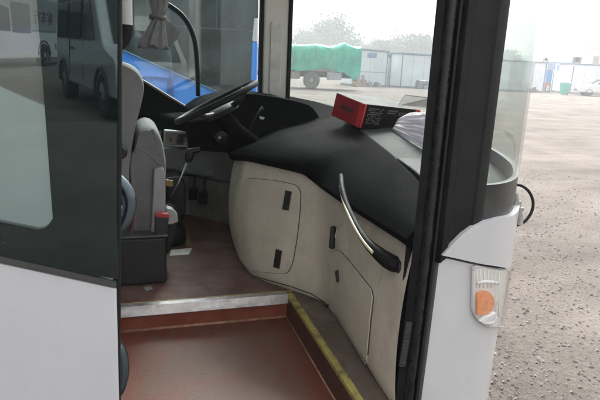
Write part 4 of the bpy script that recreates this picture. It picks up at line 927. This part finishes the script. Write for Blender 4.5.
def tarp_truck():
    """tipper under a green sheet, side on, its cab hidden behind the windscreen post. local +x = towards the tail"""
    D = 36; tail = far(357, D); a = math.atan2(-sin(YAW), cos(YAW)); t = thing('truck', (0, 0, 0), 'truck with its load covered by a green tarpaulin, out on the lot', 'truck'); m = 36/540*1.0
    L, Wd = 6.3, 2.3                                          # x from -L .. 0 at the tail, y 0 near .. Wd far
    ch = MB(); ch.box2((-L-2, .6, .75), (-.1, 1.7, 1.0)); ch.box2((-L+.1, .15, 1.0), (-.1, Wd-.15, 1.18)); obj('chassis', ch, chassis_mat, t)
    bed = MB(); bed.box2((-L, .06, 1.15), (-.25, Wd-.06, 2.2)); obj('load_bed', bed, mat('bed_grey', (.3, .3, .29), .7), t)
    def ring(x):
        k = .05*noise.noise(V((x*1.3, 0, 0))); tl = max(0, 1-abs(x+.25)/.9)
        bot = 1.22+.10*sin(x*2.1)+.06*noise.noise(V((x*3, 5, 0)))-(.55*max(0, 1-abs(x+.2)/.6)); top = 2.72+.05*sin(x*1.7)+k+.30*max(0, 1-abs(x+.85)/.8)
        r = [(-.03, bot), (-.06+k, lerp(bot, top, .4)), (-.03-k, lerp(bot, top, .8)), (.12, top-.06), (.6, top+.05), (1.2, top+.09+k), (1.75, top+.03), (Wd-.1, top-.08), (Wd+.04, 2.0), (Wd+.05, 1.3)]
        return [V((x+.05*noise.noise(V((x*4, y*3, z*3))), y+.11*noise.noise(V((x*2.5, z*1.2, 3)))+.05*noise.noise(V((x*7, z*2, 5))), z+.05*noise.noise(V((x*5, y*2, 2))))) for y, z in r]
    tp = MB(); tp.loft([ring(-L-.1+i*(L+.3)/70) for i in range(71)], True, True); obj('tarpaulin', tp, tarp_mat, t, smooth=50)
    fold = MB(); r = random.Random(2)
    for k in range(14):
        x = -L+.4+k*.45; fold.tube([V((x+r.uniform(-.1, .1), -.075, 2.66)), V((x+.1, -.11, 2.1)), V((x+r.uniform(-.3, .3), -.06, 1.5))], [.01, .035, .01], 6)
    obj('tarp_fold', fold, tarp_mat, t, smooth=True)
    for k, x in enumerate((-5.6, -4.3, -3.0, -1.7)):
        rp = MB(); rp.tube([V((x, -.06, 1.2)), V((x+.1, -.13, 1.9)), V((x+.16, -.10, 2.62)), V((x+.18, .1, 2.80)), V((x+.2, 1.2, 2.88))], .016, 6); obj('rope', rp, mat('rope_pale', (.4, .38, .33), .9), t, smooth=True)
    tx = MB(); tx.box2((-1.95, .05, .62), (-1.0, .5, 1.12)); obj('tool_box', tx, mat('tool_box_grey', (.42, .42, .43), .6), t, bevel=.03)
    tk = MB(); tk.box2((-5.0, .05, .6), (-3.7, .5, 1.1)); obj('fuel_tank', tk, mat('rust_brown', (.30, .22, .18), .7, var=.3), t, bevel=.08)
    for x in (-2.95, -L-1.2):
        for y, s in ((.22, -1), (Wd-.22, 1)): wheel(t, (x, y, .55), .55, .34, s, dusty_tyre, rim_mat)
    mg = MB(); mg.tube([V((-2.95+.72*cos(q), .14, .55+.72*sin(q))) for q in [pi*.1+pi*.8*i/14 for i in range(15)]], .03, 6); obj('mudguard', mg, chassis_mat, t, smooth=True)
    bp = MB(); bp.box2((-.15, .1, .62), (-.02, Wd-.1, .80)); obj('rear_bumper', bp, chassis_mat, t)
    for y in (.12, Wd-.35): l = MB(); l.box2((-.06, y, .84), (0.02, y+.24, 1.0)); obj('tail_lamp', l, red_plastic, t, bevel=.01)
    cb = MB(); q = roundpoly([(-L-.35, .6), (-L-2.15, .6), (-L-2.3, 1.4), (-L-2.0, 2.55), (-L-.35, 2.6)], .15); cb.prism([V((x, .05, z)) for x, z in q], (0, Wd-.1, 0)); obj('cab', cb, mat('truck_cab_red', (.35, .06, .05), .5), t, bevel=.06)
    cw = MB(); cw.prism([V((x, .035, z)) for x, z in [(-L-1.0, 1.6), (-L-1.95, 1.6), (-L-1.85, 2.4), (-L-1.0, 2.4)]], (0, .02, 0)); obj('cab_window', cw, win_dark, t)
    t.location = tail; t.rotation_euler = (0, 0, a)
tarp_truck()

def prefab(px0, px1, D0, D1, h0, h1, label, name='portable_cabin', door=None, sign=None, split=None, trim=.07):
    """white panel building whose near face runs between two directions"""
    a = far(px0, D0); b = far(px1, D1); u = (b-a); L = u.length; u.normalize(); n = V((u.y, -u.x, 0))
    if n.dot(-a) < 0: n = -n
    t = thing(name, (a+b)/2, label, 'cabin' if name == 'portable_cabin' else 'wall', 'white panel cabins along the far side of the lot' if name == 'portable_cabin' else None)
    def P(s, z, o=0): return a+u*s+n*o+V((0, 0, z))
    bd = 2.6 if name == 'portable_cabin' else .12
    def pr(s0, s1, z0, z1, o, d, nm, m, par=t, z1b=None):
        mb = MB(); mb.prism([P(s0, z0, o), P(s1, z0, o), P(s1, z1b or z1, o), P(s0, z1, o)], -n*d); return obj(nm, mb, m, par)
    w = pr(0, L, .12, h0, 0, bd, 'wall_panel', panel_white, z1b=h1)
    mb = MB(); k = int(L/1.15)
    for i in range(1, k): mb.prism([P(i*L/k-.012, .14, .012), P(i*L/k+.012, .14, .012), P(i*L/k+.012, lerp(h0, h1, i/k)-.02, .012), P(i*L/k-.012, lerp(h0, h1, i/k)-.02, .012)], -n*.01)
    if mb.v: obj('panel_joint', mb, mat('joint_grey', (.45, .47, .50), .6), w)
    mb = MB(); mb.prism([P(-.05, h0, .06), P(L+.05, h1, .06), P(L+.05, h1+trim*2, .06), P(-.05, h0+trim*2, .06)], -n*(bd+.1)); obj('roof_trim', mb, cabin_trim, t)
    pr(0, L, 0, .115, .03, bd, 'base', mat('base_grey', (.24, .24, .24), .9), t)
    for s in (0, L-.10): pr(s, s+.10, .12, min(h0, h1)-.005, .02, .018, 'corner_post', cabin_trim)
    if door:
        for s0, s1, z0, z1, m in door: pr(s0*L, s1*L, z0, z1, .026, .02, 'door', m)
    if sign: pr(sign[0]*L, sign[1]*L, sign[2], sign[3], .03, .02, 'sign_board', mat('sign_blue', (.20, .30, .48), .6, var=.3, scale=3))
    if split: pr(.02*L, .98*L, split, split+.06, .028, .02, 'rail', mat('rail_grey', (.40, .43, .45), .6))
    return t, P, L
prefab(352, 386.5, 47, 48, 2.95, 2.85, 'white panel cabin with a blue sign board behind the green truck', sign=(.40, .66, 2.35, 2.75), split=1.15)
prefab(400.5, 455, 47.5, 50, 2.75, 2.7, 'white panel cabin right of the pale blue gate, half behind the pillar')
prefab(462, 545, 50.5, 52, 2.65, 2.62, 'white panel cabin seen through the edge of the windscreen')
prefab(552.5, 571, 55.5, 55.5, 2.75, 2.75, 'short white cabin set back between the blue door and the long wall', sign=(.15, .7, 2.05, 2.6))
prefab(571.5, 720, 51.5, 52, 2.62, 2.50, 'long white panel cabin behind the parked white car')
def gate():
    a = far(387.5, 49); b = far(399.5, 49); u = (b-a); L = u.length; u.normalize(); n = V((u.y, -u.x, 0)); n = n if n.dot(-a) > 0 else -n
    t = thing('gate', (a+b)/2, 'pale blue metal gate between two white cabins', 'gate')
    def bx(s0, s1, z0, z1, o, d, nm, m): mb = MB(); mb.prism([a+u*s0+n*o+V((0, 0, z0)), a+u*s1+n*o+V((0, 0, z0)), a+u*s1+n*o+V((0, 0, z1)), a+u*s0+n*o+V((0, 0, z1))], -n*d); return obj(nm, mb, m, t)
    bx(.02, L/2-.01, .08, 2.25, 0, .06, 'gate_leaf', gate_mat); bx(L/2+.01, L-.02, .08, 2.25, 0, .06, 'gate_leaf', gate_mat)
    for s in (-.05, L-.15): p = bx(s, s+.2, 0, 2.45, .1, .2, 'gate_post', mat('post_grey', (.33, .36, .38), .7)); l = MB(); c = a+u*(s+.1)+V((0, 0, 2.45)); l.lathe(c, (0, 0, 1), [(0, .08), (.06, .12), (.2, .14), (.3, .09), (.33, .0001)], 12); obj('post_cap', l, mat('cap_dark', (.10, .10, .10), .6), p, smooth=40)
gate()
def blue_booth():
    a = far(546.5, 53); b = far(552, 53); u = (b-a); L = u.length; u.normalize(); n = V((u.y, -u.x, 0)); n = n if n.dot(-a) > 0 else -n
    t = thing('booth', (a+b)/2, 'narrow blue booth with a red lower part beside the white cabin', 'booth')
    def bx(s0, s1, z0, z1, o, d, nm, m): mb = MB(); mb.prism([a+u*s0+n*o+V((0, 0, z0)), a+u*s1+n*o+V((0, 0, z0)), a+u*s1+n*o+V((0, 0, z1)), a+u*s0+n*o+V((0, 0, z1))], -n*d); return obj(nm, mb, m, t)
    bx(0, L, .9, 2.05, 0, .8, 'door', blue_door); bx(0, L, .45, .895, .01, .8, 'lower_panel', brick_red); bx(0, L, 0, .445, 0, .8, 'plinth', mat('plinth_dark', (.14, .15, .15), .8, var=.4, scale=6)); bx(-.03, L+.03, 2.055, 2.7, .02, .8, 'lintel', mat('lintel_blue_grey', (.33, .40, .52), .6)); bx(L*.2, L*.55, .1, .6, .2, .15, 'bucket', mat('bucket_white', (.6, .6, .6), .5))
blue_booth()
def bin_():
    c = far(566.5, 47); t = thing('bin', c, 'teal green bin with a white lid in front of the short cabin', 'bin')
    b = MB(); b.hexa([c+V(p) for p in [(-.24, -.24, .05), (.24, -.24, .05), (.24, .24, .05), (-.24, .24, .05)]], [c+V(p) for p in [(-.3, -.3, .95), (.3, -.3, .95), (.3, .3, .95), (-.3, .3, .95)]]); obj('bin_body', b, teal_plastic, t, bevel=.02)
    l = MB(); l.box(c+V((0, 0, 1.03)), (.66, .66, .14)); obj('lid', l, mat('bin_lid', (.62, .64, .63), .5), t, bevel=.03)
    for x in (-.2, .2): w = MB(); w.lathe(c+V((x, -.1, .09)), (1, 0, 0), [(-.03, .09), (.03, .09)], 12); obj('wheel', w, dark_tyre, t)
bin_()
def car():
    t = thing('car', (0, 0, 0), 'white saloon car parked in front of the long white cabin', 'car'); W2 = .86
    lo = roundpoly([(-2.25, .28), (2.2, .28), (2.28, .5), (2.15, .78), (1.15, .95), (-1.7, 1.0), (-2.25, .92), (-2.3, .55)], .1, 4)
    b = MB(); b.prism([V((x, -W2, z)) for x, z in lo], (0, 2*W2, 0)); body = obj('body', b, mat('car_white', (.74, .74, .75), .3, var=.02, coat=.6), t, bevel=.09, seg=3)
    up_ = roundpoly([(-1.75, .98), (1.2, .93), (.45, 1.40), (-.95, 1.43)], .16, 4); g = MB(); g.prism([V((x, -.70, z)) for x, z in up_], (0, 1.4, 0)); obj('cabin', g, MATS['car_white'], t, bevel=.1, seg=3)
    for s in (-1, 1):
        for pts in ([(-1.35, 1.0), (-.42, 1.0), (-.42, 1.34), (-.9, 1.34)], [(-.34, 1.0), (.85, .99), (.36, 1.33), (-.34, 1.34)]):
            w = MB(); w.prism([V((x, s*.706, z)) for x, z in pts], (0, -s*.01, 0)); obj('window', w, win_dark, t)
        for x in (1.38, -1.4): wheel(t, (x, s*.76, .31), .31, .2, s, dark_tyre, rim_mat)
    ws = MB(); ws.prism([V((1.08, -.58, 1.0)), V((1.08, .58, 1.0)), V((.52, .54, 1.36)), V((.52, -.54, 1.36))], (.03, 0, .035)); obj('windscreen', ws, win_dark, t)
    for y in (-.62, .62): h = MB(); h.box((2.18, y, .66), (.1, .34, .13)); obj('headlight', h, lamp_white, t, bevel=.03)
    gr = MB(); gr.box((2.27, 0, .5), (.04, .8, .14)); obj('grille', gr, black_plastic, t, bevel=.01)
    p = far(607, 46.5); t.location = p; t.rotation_euler = (0, 0, radians(-30)+pi)
car()
def roof_unit(px, D, z, w, h, label, name='roof_tank', m=None):
    c = far(px, D, z); mb = MB(); R = Matrix.Rotation(-YAW-.3, 3, 'Z'); mb.box(c+V((0, 0, h/2+.06)), (w, w*.8, h), R); t = thing(name, c, label, 'tank' if name == 'roof_tank' else 'unit')
    o = obj('casing', mb, m or mat('unit_grey', (.22, .22, .23), .7), t, bevel=.03); f = MB()
    for s in (-1, 1): f.box(c+R @ V((s*w*.35, 0, .03)), (.08, w*.8, .06), R)
    obj('foot', f, chassis_mat, t); g = MB(); g.lathe(c+R @ V((0, -w*.4-.001, h/2+.06)), R @ V((0, -1, 0)), [(0, h*.38), (.02, h*.36), (.02, .0001)], 16); obj('fan_grille', g, black_plastic, t)
roof_unit(574, 52.5, 2.76, .75, .55, 'dark grey cooling unit on the roof of the long white cabin', 'cooling_unit')
roof_unit(543, 51.8+1, 2.79, .55, .32, 'small pale unit on the roof corner above the blue booth', 'cooling_unit', mat('unit_pale', (.45, .46, .46), .7))
def house():
    a = far(598, 88); t = thing('building', a, 'pale building fading in the haze behind the long cabin', 'building')
    b = MB(); R = Matrix.Rotation(-.6, 3, 'Z'); b.box(a+V((0, 0, 2.9)), (5.0, 8, 5.8), R); w = obj('wall', b, mat('house_cream', (.62, .57, .50), .8), t)
    r = MB(); r.box(a+V((0, 0, 5.95)), (5.3, 8.3, .3), R); obj('roof', r, mat('house_roof', (.4, .36, .33), .8), t)
    for k in (-1.4, 0, 1.4): g = MB(); g.box(a+R @ V((k, -4.01, 4.2)), (.8, .06, 1.1), R); obj('window', g, win_dark, t)
house()

def heap(px, D, n, w, h, seed, label, cols):
    c = far(px, D); t = thing('scrap_heap', c, label, 'scrap'); r = random.Random(seed)
    for k in range(n):
        mb = MB(); sz = [r.uniform(.15, .5)*w for _ in range(2)]+[r.uniform(.3, 1)*h]; R = Matrix.Rotation(r.random()*3, 3, 'Z') @ Matrix.Rotation(r.uniform(-.3, .3), 3, 'X')
        mb.box(c+V((r.uniform(-.5, .5)*w, r.uniform(-.3, .3)*w, sz[2]/2)), sz, R); m = cols[k % len(cols)]; obj(r.choice(['plank', 'crate', 'metal_sheet']), mb, m, t, bevel=.02)
sg, sr, sk_ = mat('scrap_grey', (.32, .32, .32), .8, var=.3), mat('scrap_rust', (.34, .22, .18), .8, var=.3), mat('scrap_dark', (.12, .12, .12), .8, var=.3)
heap(424, 46, 8, 1.3, .8, 1, 'grey scrap heap at the foot of the cabin right of the gate', [sg, sk_, sg])
heap(360, 45, 6, .9, 1.0, 2, 'rusty pinkish scrap heap at the tail of the green truck', [sr, sg, sr])
heap(371, 46.5, 5, 1.3, .4, 3, 'low dark scrap heap under the cabin with the blue sign', [sk_, sg])
heap(534, 50, 6, 1.0, .6, 4, 'low scrap heap left of the narrow blue booth', [sk_, sg, sr])
# =================================================================== TREES IN THE HAZE
def tree_kind(seed, h, w):
    r = random.Random(seed); t = thing('tree', (0, 0, 0), '', 'tree')
    tr = MB(); tr.tube([V((0, 0, 0)), V((.1, .05, h*.25)), V((.05, -.1, h*.5)), V((.1, 0, h*.8))], [.28, .22, .15, .04], 9); tips = []
    for k in range(9):
        z = h*(.28+.06*k); a = r.random()*6.3; l = w*(.95-.05*k)*r.uniform(.7, 1.1); e = V((cos(a)*l, sin(a)*l, z+l*r.uniform(.35, .8))); m = e*.55+V((0, 0, z*.40)); tr.tube([V((.05, 0, z)), m, e], [.10, .06, .02], 6); tips += [e, m.lerp(e, .5)]
    tips += [V((.1, 0, h*.85)), V((0, .3, h*.95))]; obj('trunk', tr, bark, t, smooth=True)
    cr = MB()
    for tp in tips:
        for k in range(170):
            q = tp+V((r.gauss(0, w*.24), r.gauss(0, w*.24), r.gauss(0, h*.075))); s = r.uniform(.10, .24); n = V((r.gauss(0, 1), r.gauss(0, 1), r.gauss(0, 1))).normalized(); u = n.orthogonal().normalized()*s; v = n.cross(u); cr.quad(q-u-v*.5, q+u-v*.5, q+u*.6+v*.7, q-u*.6+v*.7)
    obj('crown', cr, leafA, t); return t
protos = [tree_kind(11, 7.5, 2.9), tree_kind(12, 6.2, 3.1)]
TREES = [(300, 92, 0, .9, 'pale hazy tree nearest the windscreen post behind the truck'), (318, 96, 1, 1.05, 'hazy tree above the middle of the green tarpaulin'), (336, 88, 0, 1.15, 'tallest hazy tree behind the tail of the truck'), (352, 100, 1, .9, 'low hazy tree between the truck and the sign cabin'),
         (374, 86, 1, .85, 'hazy tree rising over the cabin with the blue sign'), (396, 84, 0, .8, 'hazy tree behind the pale blue gate'), (418, 80, 1, .95, 'hazy tree over the cabin right of the gate'), (440, 90, 0, .9, 'hazy tree mostly behind the black pillar'), (505, 96, 1, .8, 'faint tree over the cabin at the windscreen edge'), (309, 104, 0, 1.0, 'far hazy tree between two nearer ones behind the green tarpaulin'), (327, 108, 1, 1.2, 'far hazy tree left of the tallest one'), (344, 106, 0, .85, 'far hazy tree just right of the tallest one'), (363, 104, 1, .8, 'far low hazy tree over the blue sign board'), (385, 102, 0, .75, 'far low hazy tree left of the pale blue gate'), (407, 100, 1, .85, 'far hazy tree right of the pale blue gate'), (430, 100, 0, .85, 'far hazy tree beside the black pillar')]
for i, (px, D, k, s, lab) in enumerate(TREES):
    D *= 1.6; s *= 1.55
    first = (k == 0 and i == 0) or (k == 1 and i == 1)
    o = protos[k] if first else copy_tree(protos[k])
    o.location = far(px, D); o.scale = (s, s, s); o.rotation_euler = (0, 0, i*1.3); tag(o, lab, 'tree', 'trees fading in the haze')

# =================================================================== AIR AND LIGHT
hz = MB(); hz.box2((-260, -260, -1), (260, 260, 17))
hm = bpy.data.materials.new('haze_air'); hm.use_nodes = True; N = hm.node_tree.nodes; N.clear()
out = N.new('ShaderNodeOutputMaterial'); pv = N.new('ShaderNodeVolumePrincipled'); pv.inputs['Color'].default_value = (.93, .95, .96, 1); pv.inputs['Density'].default_value = .0034; pv.inputs['Anisotropy'].default_value = .2
hm.node_tree.links.new(pv.outputs[0], out.inputs['Volume']); hm.volume_intersection_method if False else None
tag(obj('haze', hz, hm), kind='stuff')

SUN_EL, SUN_AZ = radians(43), radians(25)               # azimuth measured from +y towards +x: ahead of the coach on its driver side
wd = bpy.data.worlds.new('World'); SC.world = wd; wd.use_nodes = True; N = wd.node_tree.nodes; L = wd.node_tree.links
bg = N['Background']; sk = N.new('ShaderNodeTexSky'); sk.sky_type = 'NISHITA'; sk.sun_disc = False; sk.sun_elevation = SUN_EL; sk.sun_rotation = SUN_AZ
sk.air_density = 1.0; sk.dust_density = 6.0; sk.ozone_density = 1.0
hs = N.new('ShaderNodeHueSaturation'); hs.inputs['Saturation'].default_value = .12; L.new(sk.outputs[0], hs.inputs['Color']); 
tc = N.new('ShaderNodeTexCoord'); sx = N.new('ShaderNodeSeparateXYZ'); L.new(tc.outputs['Generated'], sx.inputs[0])
ma = N.new('ShaderNodeMapRange'); ma.inputs['From Min'].default_value = 0; ma.inputs['From Max'].default_value = 1; ma.inputs['To Min'].default_value = .32; ma.inputs['To Max'].default_value = 1.9; L.new(sx.outputs['Z'], ma.inputs['Value'])
mm = N.new('ShaderNodeMix'); mm.data_type = 'RGBA'; mm.blend_type = 'MULTIPLY'; mm.inputs[0].default_value = 1; L.new(hs.outputs[0], mm.inputs[6]); L.new(ma.outputs[0], mm.inputs[7]); L.new(mm.outputs[2], bg.inputs['Color']); bg.inputs['Strength'].default_value = .15
sd = bpy.data.lights.new('sun', 'SUN'); sd.energy = 1.1; sd.angle = radians(18); sd.color = (1, .96, .90)
so = bpy.data.objects.new('sun', sd); COL.objects.link(so)
dirv = V((sin(SUN_AZ)*cos(SUN_EL), cos(SUN_AZ)*cos(SUN_EL), sin(SUN_EL))); so.rotation_euler = dirv.to_track_quat('Z', 'Y').to_euler(); so.location = (5, -5, 12)

vs = SC.view_settings; vs.view_transform = 'Standard'; vs.look = 'None'; vs.gamma = 1; vs.use_curve_mapping = False; vs.exposure = 1.6
SC.render.engine = 'CYCLES'; cy = SC.cycles
cy.use_denoising = True
cy.max_bounces = 10; cy.diffuse_bounces = 5; cy.glossy_bounces = 5; cy.transmission_bounces = 8; cy.transparent_max_bounces = 24; cy.volume_bounces = 1
cy.sample_clamp_indirect = 6; cy.volume_step_rate = 4
